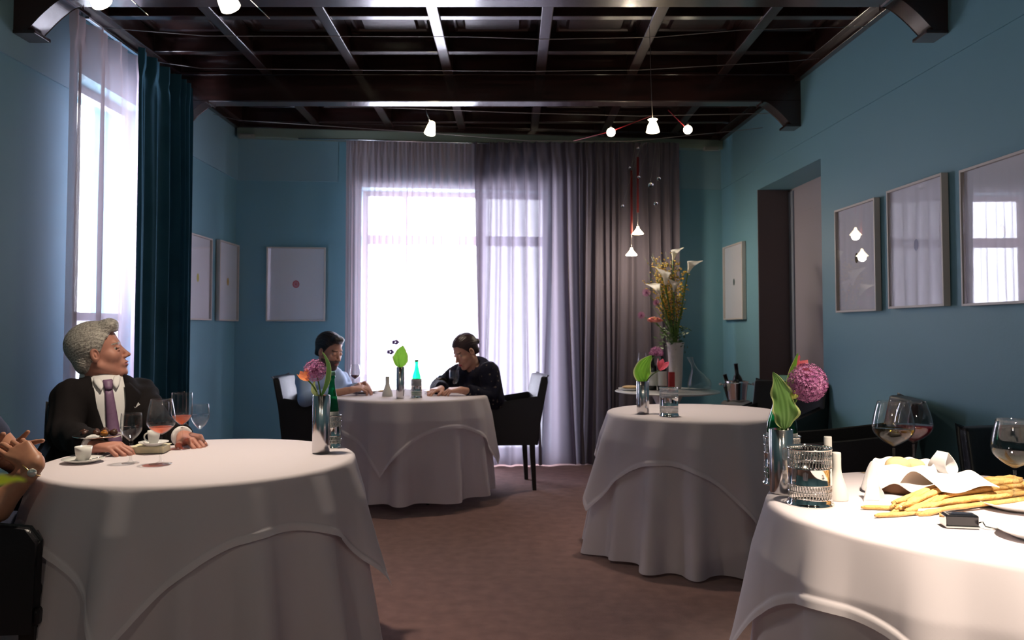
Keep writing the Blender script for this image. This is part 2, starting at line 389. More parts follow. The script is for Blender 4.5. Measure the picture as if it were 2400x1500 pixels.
# windows
def window(name, o, u, n, s0, s1, z0, z1, stiles, rails, depth=.22, lower=None):
    P = lambda s, t, z: o + u * s - n * t + Vector((0, 0, z))
    def slab(bb, a0, a1, c0, c1, t0, t1):
        vs = [P(s, t, z) for s in (a0, a1) for t in (t0, t1) for z in (c0, c1)]
        bb.add(vs, [(0, 1, 3, 2), (4, 6, 7, 5), (0, 4, 5, 1), (2, 3, 7, 6), (0, 2, 6, 4), (1, 5, 7, 3)], 0, False)
    fr = MB(); w = .045
    slab(fr, s0, s0 + w, z0, z1, depth, depth + .06); slab(fr, s1 - w, s1, z0, z1, depth, depth + .06)
    slab(fr, s0, s1, z0, z0 + w, depth, depth + .06); slab(fr, s0, s1, z1 - w, z1, depth, depth + .06)
    for s, ww in stiles: slab(fr, s - ww / 2, s + ww / 2, z0, z1, depth - .01, depth + .05)
    for z, ww in rails: slab(fr, s0, s1, z - ww / 2, z + ww / 2, depth - .01, depth + .05)
    W = fr.build(name, 'winframe'); W['kind'] = 'structure'
    g = MB(); slab(g, s0 + .01, s1 - .01, (lower or z0) + .01, z1 - .01, depth + .02, depth + .026); g.build('glass_pane', 'pane', W)
    if lower:
        g = MB(); slab(g, s0 + .01, s1 - .01, z0 + .01, lower, depth + .02, depth + .03); g.build('frosted_pane', 'frosted', W)
    # daylight portal (guides the sky light only)
    l = bpy.data.lights.new(name + '_portal', 'AREA'); l.shape = 'RECTANGLE'; l.size = s1 - s0; l.size_y = z1 - z0; l.cycles.is_portal = True
    lo = bpy.data.objects.new(name + '_portal', l); COL.objects.link(lo)
    lo.location = P((s0 + s1) / 2, TW + .02, (z0 + z1) / 2)
    lo.rotation_euler = n.to_track_quat('-Z', 'Y').to_euler()
    return W
zt = zB(1000, 557)
window('window_1', BL, UB, NB, bw0, bw1, 0.06, bwz, [(sB(947), .045), (sB(1133), .08)], [(zt, .09)])
lz = zL(250, 742)
window('window_2', LO, UL, NL, lw0 - YR, lw1 - YR, 0.12, lwz, [(yL(193) - YR, .10)], [(lz, .05)], depth=.12, lower=lz)

# ------------------------------------------------------------------ curtains
def curtain(name, m, p0, p1, ztop, zbot, folds, amp, seed, nin, label, cat, group=None, puddle=0.0, sway=0.0, nu=420, nv=34, head=0.10):
    r = np.random.default_rng(seed); p0 = Vector(p0); p1 = Vector(p1); L = (p1 - p0).length; u = (p1 - p0) / L; n = Vector((-u.y, u.x, 0))
    if n.dot(nin) < 0: n = -n
    # irregular fold phase
    k = folds; ctrl = np.cumsum(r.uniform(.55, 1.45, k)); ctrl = np.concatenate([[0], ctrl]) / ctrl[-1]
    am = r.uniform(.55, 1.0, k + 1); drift = r.uniform(-1, 1, k + 1)
    bb = MB()
    def fn(a, t):
        z = ztop + (zbot - ztop) * t
        ph = np.interp(a, ctrl, np.arange(k + 1)); A = amp * np.interp(a, ctrl, am)
        grow = 0.55 + 0.45 * min(1, t * 3.0)
        w = math.sin(2 * PI * ph) ; w = w * (1.15 - .3 * w * w)
        w2 = math.sin(2 * PI * ph * 2.0 + 1.3 + 6 * a) * .22 * (1 - t * .6)
        off = A * (grow * w + w2) + amp * 1.3
        if t < .04: off = amp * 1.3 + A * (.5 * w + .5 * math.sin(2 * PI * ph * 2))
        if puddle: off += puddle * max(0, (t - .9) / .1) ** 2 * (0.6 + .4 * math.sin(9 * a))
        du = .35 * A * math.cos(2 * PI * ph) * grow + sway * t * t * np.interp(a, ctrl, drift)
        p = p0 + u * (a * L + du) + n * off
        return (p.x, p.y, z)
    bb.grid(fn, nu, nv)
    o = bb.build(name, m, solid=0.0); tag(o, label, cat, group); return o
off = .13
c0 = BL + UB * sB(806, off) + NB * .03; c1 = BL + UB * sB(1128, off) + NB * .03
curtain('sheer_curtain', 'sheer', c0, c1, 2.935, .015, 19, .026, 3, NB, 'pale mauve sheer curtain glowing in front of the tall back window', 'curtain', nu=520)
c0 = BL + UB * sB(1112, off) + NB * .05; c1 = BL + UB * sB(1600, .36) + NB * .24
curtain('taupe_curtain', 'taupe', c0, c1, 2.935, .012, 18, .042, 9, NB, 'grey taupe drape on the back wall behind the white side table', 'curtain', puddle=.05, sway=.10, nu=640)
XC = -2.36
curtain('sheer_curtain', 'sheer', (XC, yL(148, XC + .055), 0), (XC, yL(328, XC + .055), 0), 2.90, .02, 4, .04, 21, Vector((1, 0, 0)), 'mauve sheer curtain at the left window behind the man in the dark suit', 'curtain', nu=260)
curtain('velvet_curtain', 'velvet', (XC + .06, yL(303, XC + .11), 0), (XC + .06, yL(436, XC + .11), 0), 2.905, .02, 6, .055, 5, Vector((1, 0, 0)), 'dark teal velvet curtain hanging beside the left window', 'curtain', nu=320)
# curtain heading band behind the top of the left sheer (plain header tape)
b = MB(); b.box((-2.33, (yL(165) + 5.9) / 2, 2.93), (.022, 5.9 - yL(165) + .3, .014)); o = b.build('curtain_track', 'metalrail', bevel=.002)
tag(o, 'slim white metal curtain track under the ceiling along the left wall', 'curtain track')
# thin track on the back pelmet
b = MB(); q0 = BL + UB * sB(700) + NB * .115; q1 = BL + UB * sB(1180) + NB * .115
b.tube([q0 + Vector((0, 0, 2.925)), q1 + Vector((0, 0, 2.925))], .008, 8); o = b.build('curtain_track', 'metalrail')
tag(o, 'thin shiny metal curtain track above the back window sheer', 'curtain track')
# small wall boxes under the cornice
for px, py, lb in ((575, 320, 'small grey box fixed high in the left corner of the back wall'), (1668, 350, 'small grey box fixed high at the right end of the back wall')):
    e = BL + UB * sB(px, .10) + NB * .12
    bb = MB(); bb.box((0, 0, 0), (.13, .05, .035), rot=math.atan2(UB.y, UB.x)); bb.box((0, -.028, 0), (.09, .004, .02), rot=math.atan2(UB.y, UB.x))
    o = bb.build('sensor_box', mat('sensor_grey', (.25, .25, .22), .5), bevel=.003); o.location = (e.x, e.y, zB(px, py, .1)); tag(o, lb, 'box', 'small boxes high on the back wall')

# ------------------------------------------------------------------ pictures
def picture(o, u, n, s0, s1, z0, z1, dots, label, fw=.012, dep=.035, face=None):
    c = o + u * ((s0 + s1) / 2) + Vector((0, 0, (z0 + z1) / 2)); e = empty('framed_print', c, math.atan2(u.y, u.x), label, 'picture', 'white prints with one small egg shape')
    w, h = s1 - s0, z1 - z0; sgn = 1 if (Matrix.Rotation(math.atan2(u.y, u.x), 3, 'Z') @ Vector((0, 1, 0))).dot(n) > 0 else -1
    bb = MB()
    for sx in (-1, 1): bb.box((sx * (w / 2 - fw / 2), sgn * (dep / 2 + .004), 0), (fw, dep, h))
    for sz in (-1, 1): bb.box((0, sgn * (dep / 2 + .004), sz * (h / 2 - fw / 2)), (w - 2 * fw, dep, fw))
    bb.build('frame', 'frame', e, bevel=.0015)
    bb = MB(); bb.box((0, sgn * (dep * .5), 0), (w - 2 * fw, .006, h - 2 * fw)); pr = bb.build('print', 'paper', e)
    for (dx, dz, rx, rz, c, ring) in dots:
        bb = MB(); ns = 40; y = sgn * (dep * .5 + .0045)
        vs = [(dx, y, dz)] + [(dx + rx * math.cos(2 * PI * i / ns), y, dz + rz * math.sin(2 * PI * i / ns)) for i in range(ns)]
        bb.add(vs, [(0, 1 + i, 1 + (i + 1) % ns) for i in range(ns)], 0, False)
        if ring:
            for rr in (.72, .42):
                vs = [(dx + q * rx * math.cos(2 * PI * i / ns), y + sgn * .0006, dz + q * rz * math.sin(2 * PI * i / ns)) for q in (rr, rr - .12) for i in range(ns)]
                bb.add(vs, [(i, (i + 1) % ns, ns + (i + 1) % ns, ns + i) for i in range(ns)], 1, False)
        bb.build('printed_egg', [mat('egg_ink', c, .8), mat('egg_ring_ink', (.62, .5, .6), .8)], pr)
    bb = MB(); bb.box((0, sgn * (dep - .002), 0), (w - 2 * fw, .003, h - 2 * fw)); bb.build('glass_pane', 'pane', e)
    return e
OR = RR0; 
def picR(pa, pb, ytl, ybl, dotc, lab, s1=None):
    sb, sa = sR(pa), (s1 if s1 is not None else sR(pb))
    z1 = zR(pa, ytl); z0 = zR(pa, ybl)
    return picture(OR, UR, NR, sa, sb, z0, z1, [(0, 0, .022, .031, dotc, False)], lab)
picR(1704, 1750, 580, 750, (.02, .035, .02), 'framed white print with a dark green egg, on the right wall beyond the niche')
picR(1972, 2068, 493, 733, (.02, .015, .015), 'framed white print with a black egg on the right wall, first past the niche')
picR(2097, 2230, 447, 724, (.30, .32, .45), 'framed white print with a pale grey-blue egg on the right wall')
picR(2272, 2400, 398, 718, (.33, .14, .09), 'framed white print with a brown egg, cut off at the right edge', s1=sR(2272) - .56)
picture(BL, UB, NB, sB(625), sB(763), zB(690, 753), zB(690, 580), [(0.0, 0, .030, .034, (.55, .08, .12), True)], 'framed white print with a pink ringed egg on the back wall')
def picL(pa, pb, yt, yb, col, lab, y0=None):
    ya = y0 if y0 is not None else yL(pa); yb_ = yL(pb)
    return picture(LO, UL, NL, ya - YR, yb_ - YR, zL(pb, yb), zL(pb, yt), [(0, 0, .024, .033, col, False)], lab)
picL(504, 550, 574.7, 753, (.65, .38, .05), 'framed white print with an orange-yellow egg on the left wall next to the corner')
picL(443, 486, 559.5, 751, (.65, .58, .10), 'framed white print with a pale yellow egg, half hidden by the velvet curtain', y0=yL(486) - .52)
WORLD_STR = 37.0; EXPOSURE = 0.0
WARM = (1.0, 0.85, 0.67)
def lamp_light(p, w, target=None, spot=None, size=.04):
    if target is None: return link_light('lamp_light', 'POINT', p, w, WARM, size)
    return link_light('lamp_light', 'SPOT', p, w, WARM, size, spot, 1.0, target)
lamp_light(at_y(525, 0, 3.0) + Vector((0, 0, -.07)), 130, (-1.1, 2.95, .75), math.radians(105))
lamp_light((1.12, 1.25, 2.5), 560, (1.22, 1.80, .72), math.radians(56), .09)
lamp_light(at_y(1010, 330, 5.7), 60, (-.6, 5.6, .75), math.radians(80))
lamp_light(at_y(1530, 330, 4.6), 75, (1.1, 4.65, .75), math.radians(75))
# ------------------------------------------------------------------ round tables with two cloths
def table(c, R, zt, Hc, phi, a, seed, lab_t, lab_b, lab_o, flare=.085, amp=.030, gap=.012, corner=.05):
    cx, cy = c; r = np.random.default_rng(seed)
    e = empty('round_table', (cx, cy, 0), 0, lab_t, 'table', 'round restaurant tables')
    b = MB(); b.lathe([(0, zt - .035), (R - .01, zt - .035), (R - .004, zt - .03), (R - .004, zt - .012), (R - .01, zt - .008), (0, zt - .008)], n=48); b.build('tabletop', 'tablewood', e)
    b = MB(); b.lathe([(.045, zt - .035), (.045, .10), (.06, .06)], n=20); b.build('pedestal', 'chairleg', e)
    for k in range(4):
        t = k * PI / 2 + .5; b = MB(); b.tube([(.03 * math.cos(t), .03 * math.sin(t), .07), (.3 * math.cos(t), .3 * math.sin(t), .03), (.36 * math.cos(t), .36 * math.sin(t), .018)], [.022, .018, .016], 8)
        b.build('foot', 'chairleg', e)
    ns = [int(x) for x in r.choice([8, 9, 11, 13, 15, 17], 3, replace=False)]; ph = r.uniform(0, 2 * PI, 3); aw = r.uniform(.5, 1, 3); aw /= aw.sum()
    def wave(t):
        w = sum(A * math.sin(n * t + p + .7 * math.sin(t * 2 + p)) for n, p, A in zip(ns, ph, aw))
        return (1.5 * abs(w) ** .85 if w > 0 else -.75 * abs(w) ** .8)
    er = .014
    def pos(t, l, over, zb=0.0, cw=0.0):
        base_off = .004 if over else 0.0
        if l <= R - er: rad, z = l, zt - .004 + base_off
        else:
            h = l - (R - er)
            if h < er * PI / 2:
                q = h / er; rad = R - er + er * math.sin(q) + base_off * math.sin(q); z = zt - .004 + base_off - er * (1 - math.cos(q))
            else:
                g = h - er * PI / 2; hh = min(1.2, g / .72)
                A = amp * hh * 2.0
                rad = R + base_off + flare * hh ** .9 + A * wave(t) + (.015 * min(1, g * 8) if over else 0) + cw
                z = zt - .004 + base_off - er - g * .985
        return rad, z
    b = MB(); Lb = R + Hc - gap; nl = 46
    ls = [R * k / 8 for k in range(8)] + [R - er + (Lb - R + er) * (k / (nl - 9)) ** 1.15 for k in range(nl - 8)]
    def fb(u, v):
        t = 2 * PI * u; l = ls[round(v * (nl - 1))]; rad, z = pos(t, l, False)
        wz = 0 if l < R else .006 * math.sin(5 * t + ph[0]) * (l - R)
        return (cx + rad * math.cos(t), cy + rad * math.sin(t), max(z + wz, .006))
    b.grid(fb, 300, nl, wrapu=True); o = b.build('tablecloth', 'linen'); tag(o, lab_b, 'tablecloth', 'full length white undercloths')
    # square overlay
    b = MB(); nt_ = 360; nl2 = 44
    def L(t):
        q = t - phi; m = max(abs(math.cos(q - PI / 4)), abs(math.sin(q - PI / 4))); l = a / m
        return l
    def fo(u, v):
        t = 2 * PI * u; Lt = L(t); k = round(v * (nl2 - 1))
        if k < 8: l = (R - er) * k / 8
        else:
            f = (k - 8) / (nl2 - 9)
            l = (R - er) + (Lt - R + er) * f
            if k >= nl2 - 3: l = Lt - (nl2 - 1 - k) * .0125
            elif k == nl2 - 4: l = Lt - .0262
            else: l = (R - er) + (Lt - .0262 - R + er) * (k - 8) / (nl2 - 12)
        g = max(0, l - R); q = (t - phi + PI / 4) % (PI / 2) - PI / 4    # 0 at a corner
        cw = corner * min(1, (g / .45)) ** 1.3 * (math.exp(-(q / .16) ** 2) * .9 + .45 * math.exp(-((abs(q) - .42) / .12) ** 2))
        rad, z = pos(t, l, True, 0, cw)
        if k >= nl2 - 3 and l > R: rad += .0012
        return (cx + rad * math.cos(t), cy + rad * math.sin(t), z)
    b.grid(fo, nt_, nl2, wrapu=True)
    nf = len(b.f)
    for i in range(nf - nt_, nf): b.m[i] = 1
    hemrows = 2
    for i in range(nf - nt_ * hemrows, nf): b.m[i] = 1
    o2 = b.build('overlay_cloth', ['linen', 'hem']); tag(o2, lab_o, 'tablecloth', 'square white overlay cloths')
    return e
T1 = dict(c=(-1.105, 2.93), R=.53, z=.76); T2 = dict(c=(1.04, 4.58), R=.50, z=.76)
T3 = dict(c=(-.755, 6.0), R=.575, z=.743); T4 = dict(c=(1.225, 2.13), R=.535, z=.76)
table(T1['c'], T1['R'], .76, .76, math.radians(-92), .69, 4, 'round table under white cloths beside the man in the dark suit',
      'long white tablecloth on the left front table', 'square white overlay cloth with pointed corner on the left front table', amp=.030)
table(T2['c'], T2['R'], .76, .76, math.radians(-165), .72, 12, 'round table under white cloths in front of the white side table',
      'long white tablecloth on the empty middle right table', 'square white overlay cloth on the empty middle right table', flare=.08, amp=.042)
table(T3['c'], T3['R'], .743, .743, math.radians(-100), .76, 31, 'round table under white cloths between the two seated diners at the window',
      'long white tablecloth on the window table of the couple', 'square white overlay cloth on the window table of the couple', gap=.065, flare=.045, amp=.036)
table(T4['c'], T4['R'], .76, .76, math.radians(-106), .71, 23, 'round table under white cloths in the right foreground holding the breadsticks',
      'long white tablecloth on the brightly lit right foreground table', 'square white overlay cloth under the breadsticks on the right foreground table', amp=.036, flare=.055)

# ------------------------------------------------------------------ black leather armchairs
def soft_box(name, c, d, m, parent, bev=.02, rx=0.0, rz=0.0):
    b = MB(); mt = Matrix.Rotation(rz, 3, 'Z') @ Matrix.Rotation(rx, 3, 'X'); b.box(c, d, mtx=mt); return b.build(name, m, parent, bevel=bev)
def make_chair(loc, rz, label):
    # local: sits facing +Y, back at -Y
    e = empty('leather_armchair', (loc[0], loc[1], 0), rz, label, 'chair', 'black leather armchairs')
    soft_box('seat', (0, .03, .43), (.44, .46, .10), 'leather', e, .03)
    soft_box('seat_base', (0, .01, .385), (.50, .50, .05), 'leather', e, .012)
    # back, gently curved and raked
    b = MB()
    def fk(side):
        def f(u, v):
            x = (u - .5) * .53; cur = .035 * (1 - (2 * u - 1) ** 2); z = .36 + v * .505
            y = -.235 - .10 * max(0, v - .2) - cur + side * (.030 - .006 * v)
            return (x, y, z)
        return f
    b.grid(fk(1), 15, 13); n = 15; m = 13; o = len(b.v); b.grid(fk(-1), 15, 13)
    ring = [(j * n) for j in range(m)] + [(m - 1) * n + i for i in range(1, n)] + [j * n + n - 1 for j in range(m - 2, -1, -1)] + [i for i in range(n - 2, 0, -1)]
    b.add([], [(ring[i] - len(b.v), ring[(i + 1) % len(ring)] - len(b.v), ring[(i + 1) % len(ring)] + o - len(b.v), ring[i] + o - len(b.v)) for i in range(len(ring))])
    b.build('backrest', 'leather', e, bevel=.014)
    for s in (-1, 1):
        b = MB(); pr = [(-.25, .36), (.24, .36), (.245, .60), (.22, .635), (.0, .66), (-.27, .70), (-.285, .66)]; k = len(pr)
        vs = [(s * .225, y, z) for y, z in pr] + [(s * .275, y, z) for y, z in pr]
        b.add(vs, [tuple(range(k)), tuple(range(2 * k - 1, k - 1, -1))] + [(i, (i + 1) % k, k + (i + 1) % k, k + i) for i in range(k)], 0, False)
        b.build('armrest', 'leather', e, bevel=.012)
    for sx in (-1, 1):
        for sy in (-1, 1):
            b = MB(); x, y = sx * .225, sy * .225; tp, bt = .022, .015; yb = y + (sy * .02 if sy < 0 else 0)
            vs = [(x + i * tp, y + j * tp, .365) for i, j in ((-1, -1), (1, -1), (1, 1), (-1, 1))] + [(x + i * bt, yb + j * bt, 0.0) for i, j in ((-1, -1), (1, -1), (1, 1), (-1, 1))]
            b.add(vs, [(0, 1, 2, 3), (7, 6, 5, 4)] + [(i, i + 4, (i + 1) % 4 + 4, (i + 1) % 4) for i in range(4)], 0, False)
            b.build('leg', 'chairleg', e, bevel=.003)
    return e
CH = make_chair((-.10, 6.42), PI / 2 + .12, 'black leather armchair of the woman in the dark blouse')
clone(CH, (-1.44, 6.28, 0), -PI / 2 + .05, 'black leather armchair of the man in the light blue shirt')
clone(CH, (1.68, 5.36, 0), PI / 2 + .75, 'empty black leather armchair standing in front of the niche')
clone(CH, (1.71, 4.26, 0), PI / 2 - .25, 'empty black leather armchair by the right wall, behind the tall wine glasses')
clone(CH, (1.915, 2.66, 0), PI + .04, 'black leather armchair at the right edge, behind the right foreground table')
clone(CH, (-1.84, 3.68, 0), -PI / 2 - 1.18, 'black leather armchair of the man in the dark suit')
clone(CH, (-1.66, 2.60, 0), -PI / 2 + .12, 'black leather armchair at the lower left corner, of the person with the wristwatch')
# ------------------------------------------------------------------ tableware
def base_at(px, py, z): return at_z(px, py, z)
def size_px(p, w): return w / F_PX * p.y
def height_to(p, py): return at_y(1200, py, p.y).z - p.z
M['redwine'] = mat('red_wine', (.10, .004, .012), .1, trans=.3, spec=.5)
M['whitewine'] = glass_mat('white_wine', (.90, .74, .36), 0, 1.2)
def drink_mat(name, c, d, k):
    m = glass_mat(name, c, 0, 1.25); nt = m.node_tree; df = nt.nodes.new('ShaderNodeBsdfTranslucent'); df.inputs[0].default_value = (*d, 1); mx = nt.nodes.new('ShaderNodeMixShader'); mx.inputs[0].default_value = k
    out = [n for n in nt.nodes if n.type == 'OUTPUT_MATERIAL'][0]; src = out.inputs[0].links[0].from_socket; nt.links.new(src, mx.inputs[1]); nt.links.new(df.outputs[0], mx.inputs[2]); nt.links.new(mx.outputs[0], out.inputs[0]); return m
M['rose'] = drink_mat('rose_wine', (.95, .50, .36), (.95, .35, .2), .35)
M['water'] = glass_mat('still_water', (.93, .95, .97), 0, 1.33)
def wine_glass(px, pyb, pyt, wpx, z, kind, fill, label, group=None, stem=.45, taper=.72, belly=.42):
    p = base_at(px, pyb, z); H = height_to(p, pyt); R = size_px(p, wpx) / 2
    e = empty('wine_glass', p, 0, label, 'glass', group); zs = H * stem; hb = H - zs
    prof_o = [(0.0, .0005), (R * .80, .001), (R * .80, .0025), (R * .3, .005), (.0045, .012), (.0038, zs * .5), (.0042, zs - .006)]
    bw = []
    for k in range(15):
        t = k / 14
        if t < belly: r = R * math.sin(PI / 2 * (t / belly)) ** .75
        else: r = R * (1 - (1 - taper) * ((t - belly) / (1 - belly)) ** 1.5)
        bw.append((max(r, .004), zs + hb * t))
    b = MB(); b.lathe([(0, .0003)] + prof_o[1:], n=28); b.build('stem', 'glass', e)
    b = MB(); inner = [(max(r - .0012, .001), zz + (.002 if i < 3 else 0)) for i, (r, zz) in enumerate(bw)]
    b.lathe(bw + inner[::-1], n=32); b.build('bowl', 'glass', e)
    if fill:
        lv = zs + hb * fill; pr = [(0, zs + .004)] + [(r - .0022, zz + .0015) for r, zz in bw if zz < lv and r > .005]
        rt = np.interp(lv, [q[1] for q in bw], [q[0] for q in bw]) - .0022; pr += [(rt, lv), (0, lv)]
        b = MB(); b.lathe(pr, n=28); b.build('drink', kind, e)
    return e
z1, z2, z3, z4 = .76, .76, .743, .76
wine_glass(306, 1086, 968, 48, z1, 'water', .52, 'short stemmed glass half full of water, in front of the cake stand', stem=.44, taper=.93, belly=.5)
wine_glass(376, 1088, 935, 64, z1, 'rose', .22, 'large stemmed glass with a little rose wine, nearest on the left front table', stem=.45, taper=.74, belly=.36)
wine_glass(425, 1053, 920, 48, z1, 'rose', .30, 'tall stemmed glass of rose wine standing behind the large one', stem=.42, taper=.95, belly=.40)
wine_glass(468, 1046, 947, 42, z1, 'water', .60, 'short stemmed glass of water beside the hand of the man in the dark suit', stem=.40, taper=.90, belly=.55)
wine_glass(2096, 1122, 940, 93, z4, 'whitewine', .38, 'tall wine glass with a little white wine behind the bread basket', stem=.42, taper=.72, belly=.40)
wine_glass(2142, 1108, 940, 86, z4, 'redwine', .42, 'wine glass with red wine, half hidden behind the white wine glass', stem=.42, taper=.66, belly=.42)
wine_glass(2380, 1186, 983, 98, z4, 'water', .10, 'nearly empty wine glass at the right edge beside the breadsticks', stem=.44, taper=.74, belly=.42)
wine_glass(832, 920, 854, 26, z3, 'redwine', .30, 'wine glass with dark wine in front of the man in the light blue shirt', stem=.46, taper=.70)
wine_glass(1039, 917, 868, 27, z3, 'whitewine', .34, 'wine glass between the steel vase and the woman, left of the water glass', stem=.42, taper=.74)
wine_glass(1065, 921, 868, 24, z3, 'water', .45, 'water glass in front of the chest of the woman in the dark blouse', stem=.38, taper=.93, belly=.5)
wine_glass(861, 915, 878, 18, z3, 'water', .40, 'small glass by the hand of the man in the light blue shirt', stem=.4, taper=.9, belly=.5)

def shaker(px, pyb, pyt, wpx, z, label):
    p = base_at(px, pyb, z); H = height_to(p, pyt); R = size_px(p, wpx) / 2
    b = MB(); pr = [(0, 0), (R * .96, 0), (R, .004)]
    for k in range(13):
        t = k / 12; pr.append((R * (.40 + .60 * (0.5 + 0.5 * math.cos(PI * min(1, t * 1.15))) ** .9), .006 + t * (H * .72)))
    pr += [(R * .40, H * .98), (R * .38, H), (0, H)]
    b.lathe(pr, n=36); o = b.build('porcelain_bottle', 'bisque', loc=p); return tag(o, label, 'bottle', 'matt white porcelain oil and salt bottles')
shaker(1962, 1172, 1060, 50, z4, 'white porcelain bottle right behind the near pierced silver holder')
shaker(1942, 1142, 1023, 44, z4, 'white porcelain bottle, the farther and taller looking of the two on the right table')
shaker(908, 929, 882, 25, z3, 'white conical porcelain bottle on the window table beside the steel vase')
M['salt'] = M['china']

def steel_vase(px, pyb, pyt, wpx, z, label):
    p = base_at(px, pyb, z); H = height_to(p, pyt); R = size_px(p, wpx) / 2
    b = MB(); b.lathe([(0, .0), (R * .9, 0), (R, .006), (R, H - .001), (R - .001, H), (R - .0025, H - .001), (R - .0025, .01), (0, .01)], n=48)
    o = b.build('steel_vase', 'steel', loc=p); tag(o, label, 'vase', 'plain steel cylinder vases'); return p, H, R
V1 = steel_vase(752, 1062, 926, 40, z1, 'steel cylinder vase with allium and tulip on the left front table')
V4 = steel_vase(1832, 1156, 1005, 54, z4, 'steel cylinder vase with allium and hosta leaf on the right foreground table')
V2 = steel_vase(1507, 970, 893, 29, z2, 'steel cylinder vase on the empty middle right table')
V3 = steel_vase(938, 934, 860, 19, z3, 'steel cylinder vase on the window table between the couple')

M['greenglass'] = glass_mat('green_bottle_glass', (.05, .55, .28), 0, 1.5)
M['redcap'] = mat('bottle_cap', (.1, .25, .2), .4)
M['label'] = mat('paper_label', (.72, .74, .70), .7)
def holder_mesh(R, H):
    b = MB(); fl = R * 1.09
    b.lathe([(R * .96, .003), (R * .97, .003), (R * .98, .0), (fl, .0), (fl, .003), (fl * .985, .006), (R * 1.02, .009), (R * 1.03, .012), (R, .015), (R, .02)], n=56)
    for (a, c) in ((.36, .66),):
        b.lathe([(R - .002, H * a), (R, H * a), (R * 1.015, H * a + .001), (R, H * a + .003), (R, H * c - .003), (R * 1.015, H * c - .001), (R, H * c), (R - .002, H * c), (R - .002, H * a)], n=56)
    b.lathe([(R - .001, H - .006), (R * 1.03, H - .005), (R * 1.04, H - .002), (R * 1.02, H), (R - .002, H - .001), (R - .001, H - .006)], n=56)
    N = 44
    def loops(za, zb, w, ph):
        for i in range(N):
            a0 = 2 * PI * (i + ph) / N; pts = []
            for k in range(11):
                q = 2 * PI * k / 10; da = w * math.cos(q) / R
                pts.append(((R - .0008) * math.cos(a0 + da), (R - .0008) * math.sin(a0 + da), (za + zb) / 2 + (zb - za) / 2 * math.sin(q)))
            b.tube(pts, .0009, 4, cap=False)
    w = 2 * PI * R / N * .40
    for (s0, s1) in ((.02, H * .36), (H * .66, H - .005)):
        m = (s0 + s1) / 2; loops(s0, m + .001, w, 0); loops(m - .001, s1, w, .5)
        b.lathe([(R - .0015, m - .0008), (R + .0006, m - .0008), (R + .0006, m + .0008), (R - .0015, m + .0008)], n=44)
    return b
def holder(px, pyb, pyt, wpx, z, label):
    p = base_at(px, pyb, z); H = height_to(p, pyt); R = size_px(p, wpx) / 2
    o = holder_mesh(R, H).build('pierced_silver_holder', 'silver', loc=p); tag(o, label, 'bottle holder', 'pierced silver bottle holders'); return p, H, R
def water_bottle(p, r, pyt, label):
    H = height_to(p, pyt); e = empty('green_water_bottle', p + Vector((0, 0, .006)), 0, label, 'bottle', 'green mineral water bottles'); hb = H * .50
    pr = [(0, 0), (r * .9, 0), (r, .006), (r, hb), (r * .95, hb + H * .06), (r * .62, hb + H * .2), (r * .40, hb + H * .33), (r * .36, H * .90), (r * .44, H * .91), (r * .44, H * .935), (r * .38, H * .94), (r * .36, H * .96)]
    b = MB(); b.lathe(pr, n=36); b.build('bottle_body', 'greenglass', e)
    b = MB(); b.lathe([(r * 1.005, hb * .35), (r * 1.01, hb * .36), (r * 1.01, hb * .92), (r * 1.005, hb * .93)], n=36); b.build('paper_label', 'label', e)
    b = MB(); b.lathe([(0, H), (r * .42, H), (r * .46, H - .003), (r * .46, H * .945), (0, H * .945)][::-1], n=24); b.build('screw_cap', 'redcap', e)
    return e
h = holder(777, 1049, 972, 44, z1, 'pierced silver holder with a green bottle behind the left steel vase'); water_bottle(h[0], h[2] * .72, 874, 'green water bottle in the holder on the left front table')
h = holder(1834, 1134, 1020, 82, z4, 'pierced silver holder with a green bottle, behind the right foreground vase'); water_bottle(h[0], h[2] * .84, 884, 'green water bottle behind the hosta leaf on the right foreground table')
holder(1899, 1182, 1047, 97, z4, 'large empty pierced silver holder with a mirror band, nearest of all holders')
holder(1568, 975, 908, 43, z2, 'empty pierced silver holder on the middle right table')
h = holder(976, 933, 888, 25, z3, 'pierced silver holder on the window table'); water_bottle(h[0], h[2] * .82, 845, 'pale green water bottle on the window table')

# cups, stand, dish on the left front table
def cup(px, pyb, pyt, wpx, spx, z, ang, label, slabel, spoon=False):
    p = base_at(px, pyb, z); rs = size_px(p, spx) / 2; r = size_px(p, wpx) / 2
    b = MB(); b.lathe([(0, .002), (rs * .45, .002), (rs * .5, .0), (rs * .55, .003), (rs, .013), (rs, .015), (rs * .6, .007), (rs * .4, .006), (0, .006)], n=40); o = b.build('saucer', 'china', loc=p); tag(o, slabel, 'saucer')
    q = p + Vector((0, 0, .0065)); H = height_to(q, pyt); e = empty('espresso_cup', q, ang, label, 'cup')
    b = MB(); b.lathe([(0, 0), (r * .6, 0), (r * .66, .003), (r * .8, .012), (r * .93, H * .6), (r, H), (r - .002, H), (r * .9, H * .6), (r * .7, .012), (0, .006)], n=36); b.build('cup_body', 'china', e)
    b = MB(); pts = [(r * .9 + .018 * math.sin(t) * 1.0, 0, H * .5 + H * .30 * math.cos(t)) for t in [PI * k / 10 for k in range(11)]]; b.tube(pts, .003, 8); b.build('handle', 'china', e)
    b = MB(); b.lathe([(0, H * .35), (r * .8, H * .35)], n=24); b.build('coffee', mat('coffee_dregs', (.05, .02, .01), .2), e)
    if spoon:
        s = MB(); s.tube([(r * 1.1, 0, .012), (r * 1.5, .02, .014), (rs * 1.05, .045, .02)], [.002, .0016, .002], 6); s.ball((r * .95, -.012, .009), (.009, .013, .003), 12)
        o = s.build('coffee_spoon', 'silver', loc=p); tag(o, 'small silver spoon lying on the saucer of the nearer espresso cup', 'spoon')
